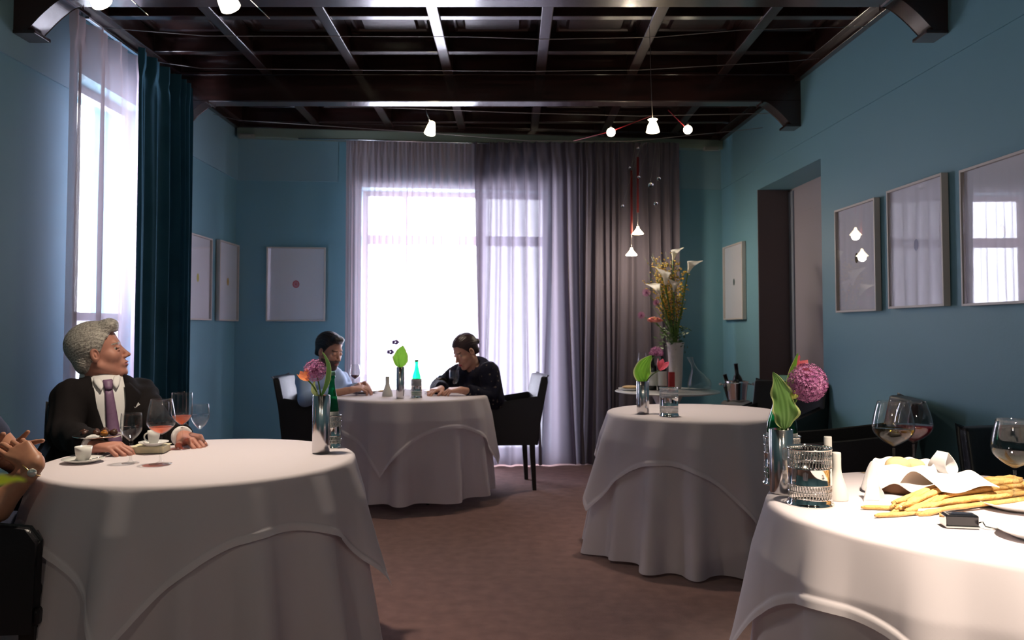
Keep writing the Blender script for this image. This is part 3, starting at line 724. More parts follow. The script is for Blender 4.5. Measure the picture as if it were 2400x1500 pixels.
cup(195, 1084, 1046, 38, 92, z1, 2.4, 'white espresso cup on a saucer left of the water glass, nearest the table edge', 'white saucer under the nearer espresso cup', True)
# cream dish with the second cup on its saucer
p = base_at(355, 1060, z1); b = MB(); b.box((0, 0, .0125), (.112, .085, .022), rot=.12); b.box((0, 0, .026), (.122, .095, .004), rot=.12)
o = b.build('cream_box', mat('cream_card', (.72, .66, .45), .5), loc=p, bevel=.003); tag(o, 'flat cream coloured box between the glasses, carrying the second espresso cup', 'box')
cup(360, 1044, 1009, 28, 66, .789, 3.0, 'white espresso cup with its handle to the left, standing on the flat cream box', 'white saucer on top of the flat cream box')
p = base_at(229, 1062, z1); Hs = height_to(p, 1021); e = empty('cake_stand', p, 0, 'silver footed cake stand holding chocolates in front of the man in the suit', 'cake stand'); R = size_px(p, 108) / 2
b = MB(); b.lathe([(0, .0), (.036, 0), (.036, .003), (.022, .012), (.010, .03), (.0075, Hs * .6), (.010, Hs - .006), (0, Hs - .004)], n=32); b.build('foot', 'silver', e)
b = MB(); b.lathe([(0, Hs - .006), (R * .9, Hs - .004), (R, Hs + .002), (R, Hs + .004), (R * .88, Hs - .001), (0, Hs - .002)], n=48); b.build('plate', 'silver', e)
choc = mat('dark_chocolate', (.055, .018, .010), .4, bump=.3, bscale=80); gold = mat('caramel_nut_topping', (.45, .17, .03), .4, bump=.3, bscale=80)
for k, (dx, dy) in enumerate([(-.055, .0), (-.032, -.03), (-.018, .025), (.004, -.02), (.022, .018), (.034, -.022), (.055, .006), (.0, .05)]):
    b = MB(); b.ball((0, 0, .012), (.0155, .013, .012), 14); b.ball((.003, 0, .021), (.009, .008, .005), 10)
    o = b.build('chocolate', gold if k == 5 else choc, loc=p + Vector((dx, dy, Hs - .001))); o.rotation_euler = (0, 0, k * 1.1)
    tag(o, 'golden caramel-topped sweet on the silver cake stand' if k == 5 else 'dark chocolate sweet on the silver cake stand', 'chocolate', None if k == 5 else 'dark chocolates on the cake stand')

# right foreground table: basket, napkins, breadsticks
M['bread'] = mat('golden_breadstick', (.62, .34, .10), .65, bump=.5, bscale=120, noise=(.72, .46, .18), nscale=30)
M['roll'] = mat('pale_bread_roll', (.72, .48, .24), .7, bump=.3, bscale=60, noise=(.78, .58, .34), nscale=18)
p = base_at(2120, 1150, z4); bx = p.copy(); e = empty('bread_basket', p, 0, 'small oval wicker bread basket lined with a white napkin behind the breadsticks', 'basket')
b = MB()
def wick(u, v):
    a = 2 * PI * u; r = 1 + .12 * v + .02 * math.sin(40 * a + PI * round(v * 9)); return (.085 * r * math.cos(a), .065 * r * math.sin(a), .002 + .050 * v)
b.grid(wick, 120, 10, wrapu=True); b.build('wicker_bowl', mat('brown_wicker', (.20, .09, .04), .6), e, solid=.004)
b = MB(); b.tube([(.095 * math.cos(2 * PI * k / 40), .073 * math.sin(2 * PI * k / 40), .052) for k in range(41)], .004, 8); b.build('basket_rim', mat('brown_wicker_rim', (.26, .13, .06), .5), e)
def napkin(name, fn, loc, rz, label, nu=50, nv=50):
    b = MB(); b.grid(fn, nu, nv); o = b.build(name, 'napkin', loc=loc, solid=.0018, subd=1); o.rotation_euler = (0, 0, rz); return tag(o, label, 'napkin')
def lin(u, v):                                        # liner: falls over the front-left rim in points
    a = 2 * PI * u; f = v
    rr = .075 * min(1, f * 1.6) + .050 * max(0, f - .6) * 2.2 * (.8 + .3 * math.cos(4 * a + .4))
    z = .008 + .055 * min(1, f * 1.5) ** 2 + (.022 * math.sin(PI * min(1, max(0, f - .55) / .45)) - .052 * max(0, f - .72) / .28 * (.9 + .25 * math.cos(4 * a + .4))) + .004 * math.sin(9 * a + 2 * math.sin(a)) * f
    return (1.08 * rr * math.cos(a), .9 * rr * math.sin(a), max(z, .003))
napkin('lining_napkin', lin, bx, .3, 'white napkin lining the wicker bread basket, with its points folded out', 120, 26)
b = MB()
def peak(u, v):
    x = (u - .5) * .085; w = math.cos(PI * (u - .5)); z = v * (.05 + .055 * w ** 2); y = .012 * math.sin(3 * PI * u) * (1 - v * .4) + .02 * (v - .5) * v
    return (x * (1 - .75 * v ** 1.5), y, z)
pk = at_z(2050, 1172, z4); napkin('folded_napkin', peak, pk, .5, 'white napkin folded into an upright point left of the bread basket', 30, 20)
for k, (dx, dy, s) in enumerate([(-.018, .0, 1.0), (.035, .012, .85)]):
    b = MB(); b.ball((0, 0, .026 * s), (.036 * s, .028 * s, .026 * s), 20); o = b.build('bread_roll', 'roll', loc=bx + Vector((dx, dy, .045)))
    tag(o, ['round pale bread roll showing at the left end of the wicker basket', 'smaller bread roll half covered by the napkin in the wicker basket'][k], 'bread roll')
# tray
A = at_z(2085, 1208, z4); B = at_z(2440, 1152, z4); ax = (B - A); L = ax.length; ang = math.atan2(ax.y, ax.x); mid = (A + B) / 2
b = MB()
def tray(u, v):
    a = 2 * PI * u; c = math.cos(a); s = math.sin(a); q = lambda t: math.copysign(abs(t) ** .55, t)
    r = min(1, v * 1.25); return ((L / 2 - .05) * q(c) * r, .055 * q(s) * r, .004 + .012 * max(0, v - .8) / .2)
b.grid(tray, 72, 9, wrapu=True); o = b.build('long_plate', 'china', loc=mid + Vector((0, 0, .001)), solid=.003); o.rotation_euler = (0, 0, ang)
tag(o, 'long narrow white plate under the pile of breadsticks', 'plate')
r2 = np.random.default_rng(5); k = 0
for layer, n in enumerate((11, 9, 7, 5)):
    for i in range(n):
        yy = (i - (n - 1) / 2) * .0125 + r2.uniform(-.002, .002); zz = .014 + layer * .0115
        ln = r2.uniform(.42, .52); off_ = r2.uniform(-.05, .03) - .01; tw = (i - (n - 1) / 2) * .022 + r2.uniform(-.05, .05); bend = r2.uniform(-.012, .012)
        pts = []; rs = []
        for q in range(18):
            t = q / 17; x = (t - .5) * ln + off_; pts.append((x, yy + x * tw * .55 + bend * math.sin(PI * t) + r2.uniform(-.0008, .0008), zz - (.010 * max(0, -x - .17) / .1 if layer < 2 else .02 * max(0, -x - .15) / .1) + r2.uniform(-.0006, .0006)))
            rs.append(.0062 * (1 + .18 * math.sin(q * 1.7 + i) * .6 + r2.uniform(-.08, .08)) * (1.25 if q in (1, 16) else (.5 if q in (0, 17) else 1)))
        b = MB(); b.tube(pts, rs, 8); o = b.build('breadstick', 'bread', loc=mid); o.rotation_euler = (0, 0, ang)
        tag(o, 'long golden breadstick in the pile on the narrow white plate', 'breadstick', 'breadsticks piled on the narrow plate'); k += 1
for q, (px, py, a2) in enumerate([(2100, 1212, .25), (2075, 1196, -.05)]):
    b = MB(); b.tube([(-.06 + .12 * t / 9, .002 * math.sin(t), .007) for t in range(10)], [.003] + [.0058] * 8 + [.003], 8)
    o = b.build('broken_breadstick', 'bread', loc=at_z(px, py, z4)); o.rotation_euler = (0, 0, a2)
    tag(o, ['short broken breadstick on the cloth in front of the pile', 'short broken breadstick poking out at the left end of the pile'][q], 'breadstick')
def drape(u, v):                                      # lies over the sticks, one end stands up as a loop
    x = (u - .5) * .21; y = (v - .5) * .13
    z = .073 - 6.5 * y * y + .006 * math.sin(34 * x + 5 * v) + .004 * math.sin(60 * y)
    k = max(0, .35 - u) / .35
    if k > 0: z += .018 * math.sin(PI * v) * k
    return (x, y, max(z, .012))
dn = at_z(2226, 1180, z4); napkin('draped_napkin', drape, dn + Vector((0, 0, 0)), ang - .1, 'white napkin draped across the middle of the breadstick pile')
def loop(u, v):
    a = -0.5 * PI + 2 * PI * u * .93; w = (v - .5) * .055 * (1 - .25 * math.sin(a)); rr = .026
    return (rr * .85 * math.cos(a) + .012 * v, w + .006 * math.sin(a * 2), .058 + rr * 1.25 * (1 + math.sin(a)) + .004 * math.sin(9 * u))
napkin('looped_napkin', loop, at_z(2208, 1160, z4), .5, 'standing loop of white napkin above the draped breadsticks', 44, 12)

# pocket camera-like gadget
p = base_at(2250, 1236, z4); e = empty('pocket_camera', p, -.16, 'glossy black pocket camera with chrome edge lying in front of the breadsticks', 'camera')
b = MB(); b.box((0, 0, .019), (.070, .040, .026)); b.build('camera_body', mat('gloss_black', (.006, .006, .008), .08, coat=.5), e, bevel=.004)
b = MB(); b.box((0, 0, .005), (.074, .043, .006)); b.box((-.037, 0, .018), (.004, .038, .024)); b.build('chrome_edge', 'silver', e, bevel=.002)
b = MB(); b.box((0, .002, .0325), (.050, .022, .001)); b.build('display', mat('camera_display', (.02, .02, .03), .05), e)
b = MB(); b.tube([(.036, -.005, .012), (.046, -.008, .016), (.05, -.012, .006), (.07, -.018, .003), (.082, -.016, .003)], .0025, 8); b.build('metal_clip', 'silver', e)
def plate(px, py, wpx, z, label, name='side_plate'):
    p = base_at(px, py, z); r = size_px(p, wpx) / 2; b = MB()
    b.lathe([(0, .004), (r * .55, .004), (r * .6, 0), (r * .66, .004), (r, .017), (r, .0195), (r * .62, .009), (0, .008)], n=56); o = b.build(name, 'china', loc=p); return tag(o, label, 'plate')
plate(2392, 1192, 190, z4, 'white side plate at the right edge behind the pocket camera')
plate(2440, 1262, 180, z4, 'white side plate cut off by the lower right edge of the picture')
plate(2425, 1152, 110, z4, 'small white dish at the right edge beside the nearly empty wine glass')
plate(1086, 918, 78, z3, 'white plate in front of the woman in the dark blouse')
plate(1014, 922, 40, z3, 'small white plate left of the wine glasses on the window table')
plate(858, 921, 62, z3, 'white plate in front of the man in the light blue shirt')
for (px, py, z, lb, sc) in ((1095, 911, z3 + .012, 'flat crisp bread slice on the plate of the woman', 1.6), (1085, 909, z3 + .02, 'curled piece of bread lying on the flat slice', 1.0), (1012, 920, z3 + .012, 'piece of bread on the small plate of the window table', .9), (893, 918, z3 + .0, 'little heap of bread crumbs left of the porcelain bottle', .7)):
    p = base_at(px, py, z); b = MB(); b.ball((0, 0, .008 * sc), (.045 * sc, .022 * sc, .008 * sc), 14); b.ball((.02 * sc, .004, .012 * sc), (.018 * sc, .014, .006), 10)
    o = b.build('bread_piece', 'bread', loc=p); tag(o, lb, 'bread')
p = base_at(955, 928, z3); b = MB(); b.lathe([(0, 0), (.018, 0), (.024, .01), (.027, .05), (.026, .05), (.022, .012), (0, .006)], n=24); o = b.build('tumbler', 'glass', loc=p); tag(o, 'small clear tumbler between steel vase and green bottle on the window table', 'glass')

# ------------------------------------------------------------------ flowers
def thin_mat(name, c, tl=.45, rough=.45, noise=None, nscale=20):
    m = mat(name, c, rough, noise=noise, nscale=nscale); nt = m.node_tree; t = nt.nodes.new('ShaderNodeBsdfTranslucent'); t.inputs[0].default_value = (*[min(1, x * 1.5) for x in c], 1)
    mx = nt.nodes.new('ShaderNodeMixShader'); mx.inputs[0].default_value = tl; nt.links.new(nt.nodes['Principled BSDF'].outputs[0], mx.inputs[1]); nt.links.new(t.outputs[0], mx.inputs[2]); nt.links.new(mx.outputs[0], nt.nodes['Material Output'].inputs[0]); return m
M['stem'] = mat('flower_stem_green', (.10, .20, .03), .5)
M['allium'] = mat('allium_purple', (.40, .11, .30), .6, noise=(.55, .24, .42), nscale=60)
M['allium_dark'] = mat('allium_core', (.20, .05, .13), .7)
M['tulip'] = thin_mat('tulip_pink', (.80, .12, .20), .35, .45, noise=(.85, .25, .25), nscale=30)
M['tulip_o'] = thin_mat('tulip_peach', (.85, .22, .12), .35, .45, noise=(.85, .45, .12), nscale=30)
M['leaf'] = thin_mat('hosta_green', (.20, .44, .04), .45, .4, noise=(.10, .26, .03), nscale=14)
M['leaf_d'] = thin_mat('hosta_dark_green', (.13, .26, .06), .35, .4, noise=(.16, .28, .08), nscale=14)
M['leafm'] = thin_mat('leaf_cream_margin', (.52, .58, .22), .35)
M['bud'] = mat('yellow_green_bud', (.55, .60, .12), .5)
M['calla'] = thin_mat('calla_white', (.80, .78, .66), .3)
M['spadix'] = mat('calla_spadix', (.75, .55, .10), .6)
M['oncid'] = mat('yellow_blossom', (.78, .55, .03), .5, noise=(.55, .30, .02), nscale=40)
M['ochre'] = mat('brown_blossom', (.22, .10, .02), .5)
def tuberoot(b, pts, r, mi=0, n=6): b.tube(pts, r, n, mi)
def bez(a, b_, c, n=9): return [Vector(a) * (1 - t) ** 2 + Vector(b_) * 2 * t * (1 - t) + Vector(c) * t * t for t in [i / (n - 1) for i in range(n)]]
def allium(root, head, R, label, dome=False, n=170):
    n = int(n * 1.8)
    e = empty('allium_flower', root, 0, label, 'flower'); hd = Vector(head) - Vector(root)
    b = MB(); b.tube(bez((0, 0, 0), (hd.x * .2, hd.y * .2, hd.z * .6), hd), .0028, 6); b.build('stem', 'stem', e)
    b = MB(); b.ball(hd, R * .35, 10, 1); g = (1 + 5 ** .5) / 2; rr = random.Random(3)
    for i in range(n):
        z = 1 - 2 * (i + .5) / n
        if dome and z < -.25: continue
        a = 2 * PI * i / g; d = Vector((math.sqrt(1 - z * z) * math.cos(a), math.sqrt(1 - z * z) * math.sin(a), z))
        d = (d + Vector((rr.uniform(-.1, .1), rr.uniform(-.1, .1), rr.uniform(-.1, .1)))).normalized(); RR = R * rr.uniform(.82, 1.0)
        u = d.orthogonal().normalized(); v = d.cross(u); c = hd + d * RR
        b.add([hd + d * R * .3 + u * .0004, hd + d * R * .3 - u * .0004, c - u * .0004, c + u * .0004], [(0, 1, 2, 3)], 0, False)
        for k in range(6):
            q = k * PI / 3 + i; w = u * math.cos(q) + v * math.sin(q); w2 = u * math.cos(q + .5) + v * math.sin(q + .5); w3 = u * math.cos(q - .5) + v * math.sin(q - .5); s = R * .125
            b.add([c, c + w2 * s * .4 + d * s * .25, c + w * s * 1.15 + d * s * .55, c + w3 * s * .4 + d * s * .25], [(0, 1, 2, 3)], 0, False)
    b.build('flower_head', ['allium', 'allium_dark'], e); return e
def tulip(root, head, R, m, label, tilt=(0, 0, 0), openn=.25):
    e = empty('tulip', root, 0, label, 'flower'); hd = Vector(head) - Vector(root)
    b = MB(); b.tube(bez((0, 0, 0), (hd.x * .3, hd.y * .3, hd.z * .7), hd), .003, 6); b.build('stem', 'stem', e)
    mt = Matrix.Rotation(tilt[1], 3, 'Y') @ Matrix.Rotation(tilt[0], 3, 'X')
    for k in range(6):
        b = MB(); q = k * PI / 3; ro = R * (1.0 if k % 2 else .86)
        def pet(u, v):
            w = math.sin(PI * min(1, v * .92 + .08)) ** .6 * .62; a = (u - .5) * 2 * w; r = ro * (.15 + .85 * math.sin(PI * .5 * min(1, v * 1.6))) * (1 + openn * v * v) - ro * .25 * max(0, v - .6)
            z = R * 2.1 * v; p = Vector((r * math.cos(a + q), r * math.sin(a + q), z + .1 * R * math.sin(7 * u))); return mt @ p + hd
        b.grid(pet, 7, 9); b.build('petal', m, e)
    return e
def hosta(root, pts, W, label, m='leaf', face=(0, -1, 0), curl=.25, wav=.08, name='hosta_leaf', tipp=.0):
    e = empty(name, root, 0, label, 'leaf'); P = [Vector(q) - Vector(root) for q in pts]
    C_ = bez(P[0], P[1], P[2], 22); b = MB(); f = Vector(face).normalized(); nu = 27
    def fn(u, v):
        i = min(21, int(round(v * 21))); c = C_[i]; t = (C_[min(21, i + 1)] - C_[max(0, i - 1)]).normalized(); s = t.cross(f).normalized(); n = s.cross(t)
        w = W * (math.sin(PI * min(1, v ** .75)) ** .8 * (1.0 if v > .5 else 1.0)) * (.98 if v < 1 else 0) + .001; x = (u - .5) * 2
        rib = .028 * W * math.cos(x * PI * 5.5) * (1 - x * x); w *= 1 + wav * .55 * math.sin(19 * v + (2 if x > 0 else 0)) * abs(x); return c + s * (w * x) - n * (curl * w * x * x - .12 * w * abs(x) - wav * 1.6 * W * math.sin(13 * v + 4 * x) * x * x * math.sin(PI * v) + rib)
    b.grid(fn, nu, 22)
    for i in range(len(b.f)):
        if (i % (nu - 1)) in (0, 1, nu - 3, nu - 2): b.m[i] = 1
    b.build('leaf_blade', [m, 'leafm'], e); b = MB(); b.tube([Vector((0, 0, 0)), P[0]] if P[0].length > .002 else [Vector((0, 0, -.01)), Vector((0, 0, .0))], .002, 6); b.build('leaf_stalk', 'stem', e); return e
# vase 1 (left front table)
def vtop(V, dx=0, dy=0, dz=-.03): return V[0] + Vector((dx, dy, V[1] + dz))
y1 = V1[0].y
allium(vtop(V1), at_y(738, 868, y1 - .01), size_px(V1[0], 52) / 2, 'purple allium ball in the steel vase on the left front table', n=150)
tulip(vtop(V1, -.005), at_y(722, 892, y1 - .02), .020, 'tulip_o', 'peach pink tulip drooping left in the vase on the left front table', tilt=(.3, -.5, 0))
hosta(vtop(V1, .004), [at_y(752, 930, y1), at_y(787, 865, y1), at_y(755, 825, y1)], .009, 'narrow twisted green leaf in the vase on the left front table', 'leaf_d', curl=.5)
hosta(vtop(V1, -.004), [at_y(745, 928, y1 - .01), at_y(728, 915, y1 - .01), at_y(738, 893, y1 - .01)], .010, 'small yellow-green leaf low in the vase on the left front table', 'leafm', curl=.5)
# vase 4
y4 = V4[0].y
allium(vtop(V4, .01), at_y(1893, 897, y4 - .03), size_px(V4[0], 88) / 2, 'large purple allium ball in the steel vase on the right foreground table', n=260)
tulip(vtop(V4), at_y(1858, 882, y4 + .02), .026, 'tulip', 'deep pink tulip behind the large allium on the right foreground table', tilt=(-.1, .9, 0), openn=.4)
hosta(vtop(V4, -.004), [at_y(1838, 1006, y4 - .02), at_y(1850, 950, y4 - .05), at_y(1812, 872, y4 - .03)], .036, 'wide cream-edged hosta leaf in the steel vase on the right foreground table', 'leaf_d', wav=.22, curl=.1)
hosta(vtop(V4, .004), [at_y(1846, 955, y4), at_y(1848, 900, y4), at_y(1870, 828, y4)], .012, 'narrow upright green leaf beside the deep pink tulip', 'leaf', curl=.5)
b = MB(); bp = at_y(1862, 925, y4 - .03); b.ball((0, 0, 0), (.011, .010, .012), 12); b.ball((-.008, 0, -.004), (.007, .007, .010), 10); b.tube([Vector((0, 0, -.008)), vtop(V4) - bp], .002, 6, 1)
o = b.build('flower_bud', ['bud', 'stem'], loc=bp); tag(o, 'small yellow-green bud between hosta leaf and allium on the right foreground table', 'bud')
# vase 2
y2 = V2[0].y
hosta(vtop(V2), [at_y(1513, 896, y2), at_y(1492, 868, y2), at_y(1528, 833, y2)], .050, 'broad bright green leaf in the vase on the middle right table', 'leaf', wav=.05, curl=.05)
allium(vtop(V2), at_y(1538, 829, y2 + .03), size_px(V2[0], 34) / 2, 'small half-round allium in the vase on the middle right table', dome=True, n=150)
tulip(vtop(V2, .005), at_y(1546, 868, y2 - .01), .027, 'tulip', 'open pink tulip in the vase on the middle right table', tilt=(-.3, .5, 0), openn=.5)
# vase 3
y3 = V3[0].y
hosta(vtop(V3), [at_y(937, 862, y3), at_y(938, 835, y3), at_y(944, 810, y3)], .056, 'broad bright green backlit leaf in the vase on the window table', 'leaf', wav=.05, curl=.25)
M['darkflower'] = thin_mat('mauve_dark_petal', (.26, .18, .34), .5)
for (px, py, lb) in ((927, 802, 'small dark mauve blossom, the upper one above the window table vase'), (915, 825, 'small mauve blossom, the lower one left of the window table leaf')):
    q = at_y(px, py, y3); b = MB()
    for k in range(5): b.ball((.016 * math.cos(k * 1.256), 0, .010 * math.sin(k * 1.256)), (.013, .006, .009), 8)
    b.tube([Vector((0, .003, 0)), vtop(V3) - q], .0012, 5, 1); o = b.build('small_blossom', ['darkflower', 'stem'], loc=q); tag(o, lb, 'flower')

# ------------------------------------------------------------------ white side table and its things
zs_ = .74; pc = at_z(1564, 916, zs_); e = empty('side_table', (pc.x, pc.y, 0), 0, 'white round pedestal side table below the taupe drape, carrying the big bouquet', 'table'); R = size_px(pc, 243) / 2
b = MB(); b.lathe([(0, zs_ - .016), (R * .9, zs_ - .016), (R, zs_ - .006), (R, zs_ - .003), (R - .004, zs_), (0, zs_)], n=64); b.build('tabletop', 'china', e)
b = MB(); b.lathe([(0, 0), (.24, 0), (.24, .008), (.12, .03), (.05, .12), (.035, .3), (.045, .55), (.12, zs_ - .04), (.2, zs_ - .017), (0, zs_ - .017)], n=40); b.build('pedestal', 'china', e)
def on_side(px, py): return at_z(px, py, zs_)
def dark_bottle(px, py, pyt, wpx, z, label, m='bottle_dark', group='dark wine bottles', tiltv=None, lab=True):
    M.setdefault('bottle_dark', mat('dark_bottle_glass', (.012, .012, .010), .08, coat=.4))
    p = at_z(px, py, z) if not isinstance(px, Vector) else px; H = height_to(p, pyt) if pyt else .30; r = size_px(p, wpx) / 2
    e = empty('wine_bottle', p, 0, label, 'bottle', group)
    b = MB(); b.lathe([(0, 0), (r * .92, 0), (r, .005), (r, H * .6), (r * .85, H * .66), (r * .42, H * .75), (r * .38, H * .97), (r * .42, H * .975), (r * .42, H), (0, H)], n=28); b.build('bottle_body', m, e)
    if lab: b = MB(); b.lathe([(r * 1.01, H * .12), (r * 1.015, H * .125), (r * 1.015, H * .48), (r * 1.01, H * .485)], n=28); b.build('paper_label', 'label', e)
    b = MB(); b.lathe([(r * .40, H * .80), (r * .405, H * .97), (r * .44, H * .975), (r * .44, H + .001), (0, H + .001)], n=20); b.build('foil', mat('dark_foil', (.03, .015, .02), .3, metal=.5), e)
    if tiltv: e.rotation_euler = tiltv
    return e
dark_bottle(1529, 914, 826, 22, zs_, 'dark wine bottle with a white label, left one on the side table')
dark_bottle(1552, 915, 822, 21, zs_, 'dark wine bottle with a white label, next to the red box')
p = on_side(1574, 917); b = MB(); Hh = height_to(p, 872); b.box((0, 0, Hh / 2), (.045, .045, Hh)); o = b.build('red_box', mat('red_card', (.42, .02, .02), .5), loc=p, bevel=.002); tag(o, 'small upright red box between wine bottles and white vase', 'box')
plate(1478, 915, 58, zs_, 'white plate with bread at the left end of the side table')
p = on_side(1478, 914); b = MB(); b.ball((0, 0, .024), (.07, .045, .012), 16); o = b.build('flat_bread', 'roll', loc=p); tag(o, 'flat pale bread on the plate at the left end of the side table', 'bread')
wine_glass(1506, 913, 826, 24, zs_, 'water', 0, 'empty clear wine glass on the side table behind the hosta leaf', stem=.45)
# decanter, leaning neck
p = on_side(1640, 914); e = empty('decanter', p, 0, 'clear glass decanter with a wide base and slanted neck on the side table', 'decanter')
b = MB()
ctr = [((0, 0), .002, .0), ((0, 0), .05, .001), ((0, 0), .088, .012), ((.0, 0), .096, .045), ((-.005, 0), .085, .085), ((-.02, 0), .055, .125), ((-.038, 0), .026, .165), ((-.052, 0), .017, .20), ((-.068, 0), .019, .235), ((-.078, 0), .026, .262)]
vs = [(c[0] + r * math.cos(2 * PI * i / 36), c[1] + r * math.sin(2 * PI * i / 36), z) for c, r, z in ctr for i in range(36)]
b.add(vs, [(j * 36 + i, j * 36 + (i + 1) % 36, (j + 1) * 36 + (i + 1) % 36, (j + 1) * 36 + i) for j in range(len(ctr) - 1) for i in range(36)]); b.build('decanter_body', 'glass', e, solid=.002)
# big white vase
p = on_side(1584, 911); Hv = height_to(p, 803); M['vasew'] = mat('white_textured_vase', (.62, .56, .54), .5, bump=.5, bscale=60)
b = MB(); rt = size_px(p, 42) / 2; b.lathe([(0, 0), (rt * .55, 0), (rt * .62, .01), (rt * .74, Hv * .3), (rt * .82, Hv * .7), (rt * .9, Hv * .93), (rt, Hv), (rt - .006, Hv), (rt * .8, Hv * .9), (rt * .6, .03), (0, .02)], n=48)
o = b.build('white_vase', 'vasew', loc=p); tag(o, 'tall white vase holding the big bouquet of callas on the side table', 'vase'); VT = p + Vector((0, 0, Hv - .05)); yb = p.y
def calla(px, py, dirx, diry, L, label, up=0.0):
    hd = at_y(px, py, yb + diry); e = empty('calla_lily', VT, 0, label, 'flower', 'white calla lilies in the big bouquet'); h = hd - VT
    b = MB(); b.tube(bez((0, 0, 0), (h.x * .55 - dirx * .02, h.y * .5, h.z * .55), h), .0055, 8); b.build('stem', 'stem', e)
    ax = Vector((dirx, -.25, 1.15)).normalized(); u = ax.cross(Vector((0, 1, 0))).normalized() * (-1 if dirx > .1 else 1); v = ax.cross(u); b = MB()
    def fn(a_, t):
        a = 2 * PI * a_; fl = .16 + .50 * t ** 1.8; lip = .5 + .5 * math.cos(a)       # tall lip on one side
        r = L * fl * .55 * (1 + .55 * lip * t ** 4); z = L * t * (.78 + .32 * lip * t); tip = .16 * L * max(0, lip - .86) / .14 * t ** 6
        return h + ax * (z + tip) + (u * math.cos(a) + v * math.sin(a) * .85) * (r + tip * .8) * (1 if t > .02 else .4)
    b.grid(fn, 28, 14, wrapu=True); b.build('spathe', 'calla', e)
    b = MB(); b.tube([h + ax * L * .15, h + ax * L * .78], [.006, .004], 8); b.build('spadix', 'spadix', e); return e
for a in ((1577, 610, .22, .0, .095, 'white calla lily, the topmost flower of the big bouquet'), (1612, 640, .45, -.03, .11, 'white calla lily leaning out to the right of the big bouquet'),
          (1560, 668, -.08, -.06, .125, 'white calla lily in the upper middle of the big bouquet'), (1547, 692, -.55, -.08, .11, 'white calla lily tilted to the left side of the big bouquet'), (1579, 684, .05, -.07, .09, 'small white calla lily, lowest right in the big bouquet')): calla(*a)
for (px, py, R_, lb) in ((1515, 686, .034, 'purple allium left in the big bouquet, the highest of three'), (1538, 709, .026, 'small purple allium in the big bouquet, the one nearest the stems'), (1503, 739, .030, 'dim purple allium low left of the big bouquet')):
    allium(VT, at_y(px, py, yb - .05), R_, lb, n=90)
# coral peony
hd = at_y(1534, 752, yb - .1); e = empty('coral_peony', VT, 0, 'open coral pink peony low on the left of the big bouquet', 'flower'); h = hd - VT
b = MB(); b.tube(bez((0, 0, 0), (h.x * .4, h.y * .4, h.z * .3 + .05), h), .004, 6); b.build('stem', 'stem', e); b = MB(); rr = random.Random(5); m_ = mat('coral_petal', (.85, .16, .13), .5, noise=(.9, .35, .25), nscale=30)
for k in range(16):
    a = k * 2.4; tl = .25 + .055 * k; c = Vector((math.cos(a), math.sin(a) * .8, .0)); s = .026
    b.ball(h + c * (.046 - .0022 * k) + Vector((0, 0, .012 * (k / 16))), (s, s * .8, .010), 8, mtx=Matrix.Rotation(a, 3, 'Z') @ Matrix.Rotation(-tl, 3, 'Y'))
b.build('petals', m_, e); b = MB(); b.ball(h + Vector((0, -.02, .016)), (.014, .012, .01), 10); b.build('flower_centre', 'spadix', e)
# yellow blossom sprays
rr = random.Random(17)
for s, (px, py) in enumerate([(1526, 600), (1545, 618), (1560, 590), (1588, 606), (1606, 628), (1518, 655), (1535, 640), (1570, 632), (1600, 672), (1548, 608)]):
    top = at_y(px, py, yb + rr.uniform(-.06, .06)); h = top - VT; e = empty('blossom_spray', VT, 0, 'thin branch of tiny yellow and brown blossoms in the big bouquet', 'flower', 'blossom branches in the big bouquet')
    path = bez((0, 0, 0), (h.x * .3, h.y * .5, h.z * .55), h, 14); b = MB(); b.tube(path, [.0028 - .00013 * i for i in range(14)], 5); tw = MB(); bl = MB()
    for i in range(85):
        t = .38 + .62 * rr.random(); c = path[min(13, int(t * 13))]; d = Vector((rr.uniform(-1, 1), rr.uniform(-1, 1), rr.uniform(-.2, .9))) * rr.uniform(.012, .062); q = c + d
        b.tube([c, q], .0007, 3, cap=False)
        for k in range(2):
            o_ = Vector((rr.uniform(-1, 1), rr.uniform(-1, 1), rr.uniform(-1, 1))) * .006; bl.ball(q + o_, (.0062, .0062, .0042), 6, 0 if rr.random() < .7 else 1)
    b.build('branch', 'stem', e); bl.build('blossoms', ['oncid', 'ochre'], e)
# long grass blades and foliage
for k, (px, py) in enumerate([(1508, 600), (1528, 594), (1516, 640), (1524, 715), (1610, 700), (1598, 720), (1545, 700), (1566, 720), (1590, 690)]):
    top = at_y(px, py, yb + .05 * math.sin(k)); h = top - VT; b = MB(); pts = bez((0, 0, 0), (h.x * .2, h.y * .4, h.z * .6), h, 12)
    b.grid(lambda u, v: pts[min(11, int(round(v * 11)))] + Vector(((u - .5) * .011 * math.sin(PI * min(1, .12 + .9 * v)) , .003 * abs(u - .5), 0)), 3, 12)
    o = b.build('grass_blade', 'stem', loc=VT, solid=.0008); tag(o, 'long narrow green blade rising from the big white vase', 'leaf', 'green blades in the big bouquet')
M['foliage'] = mat('dark_foliage', (.035, .085, .02), .5, noise=(.06, .12, .03), nscale=20)
b = MB()
for i in range(150):
    a = rr.uniform(0, 2 * PI); r = rr.uniform(.02, .13); c = Vector((r * math.cos(a) - .025, r * math.sin(a) * .7, rr.uniform(.0, .20) - .5 * r + .04)); d = Vector((rr.uniform(-1, 1), rr.uniform(-1, 1), rr.uniform(-.6, .6))).normalized(); u = d.orthogonal().normalized()
    b.add([c, c + d * .02 + u * .008, c + d * .045, c + d * .02 - u * .008], [(0, 1, 2, 3)], 0, False)
    if i % 5 == 0: b.tube([Vector((0, 0, 0)), c], .001, 3, cap=False)
o = b.build('leafy_foliage', 'foliage', loc=VT); tag(o, 'dark leafy greenery around the mouth of the big white vase', 'foliage', kind='stuff')

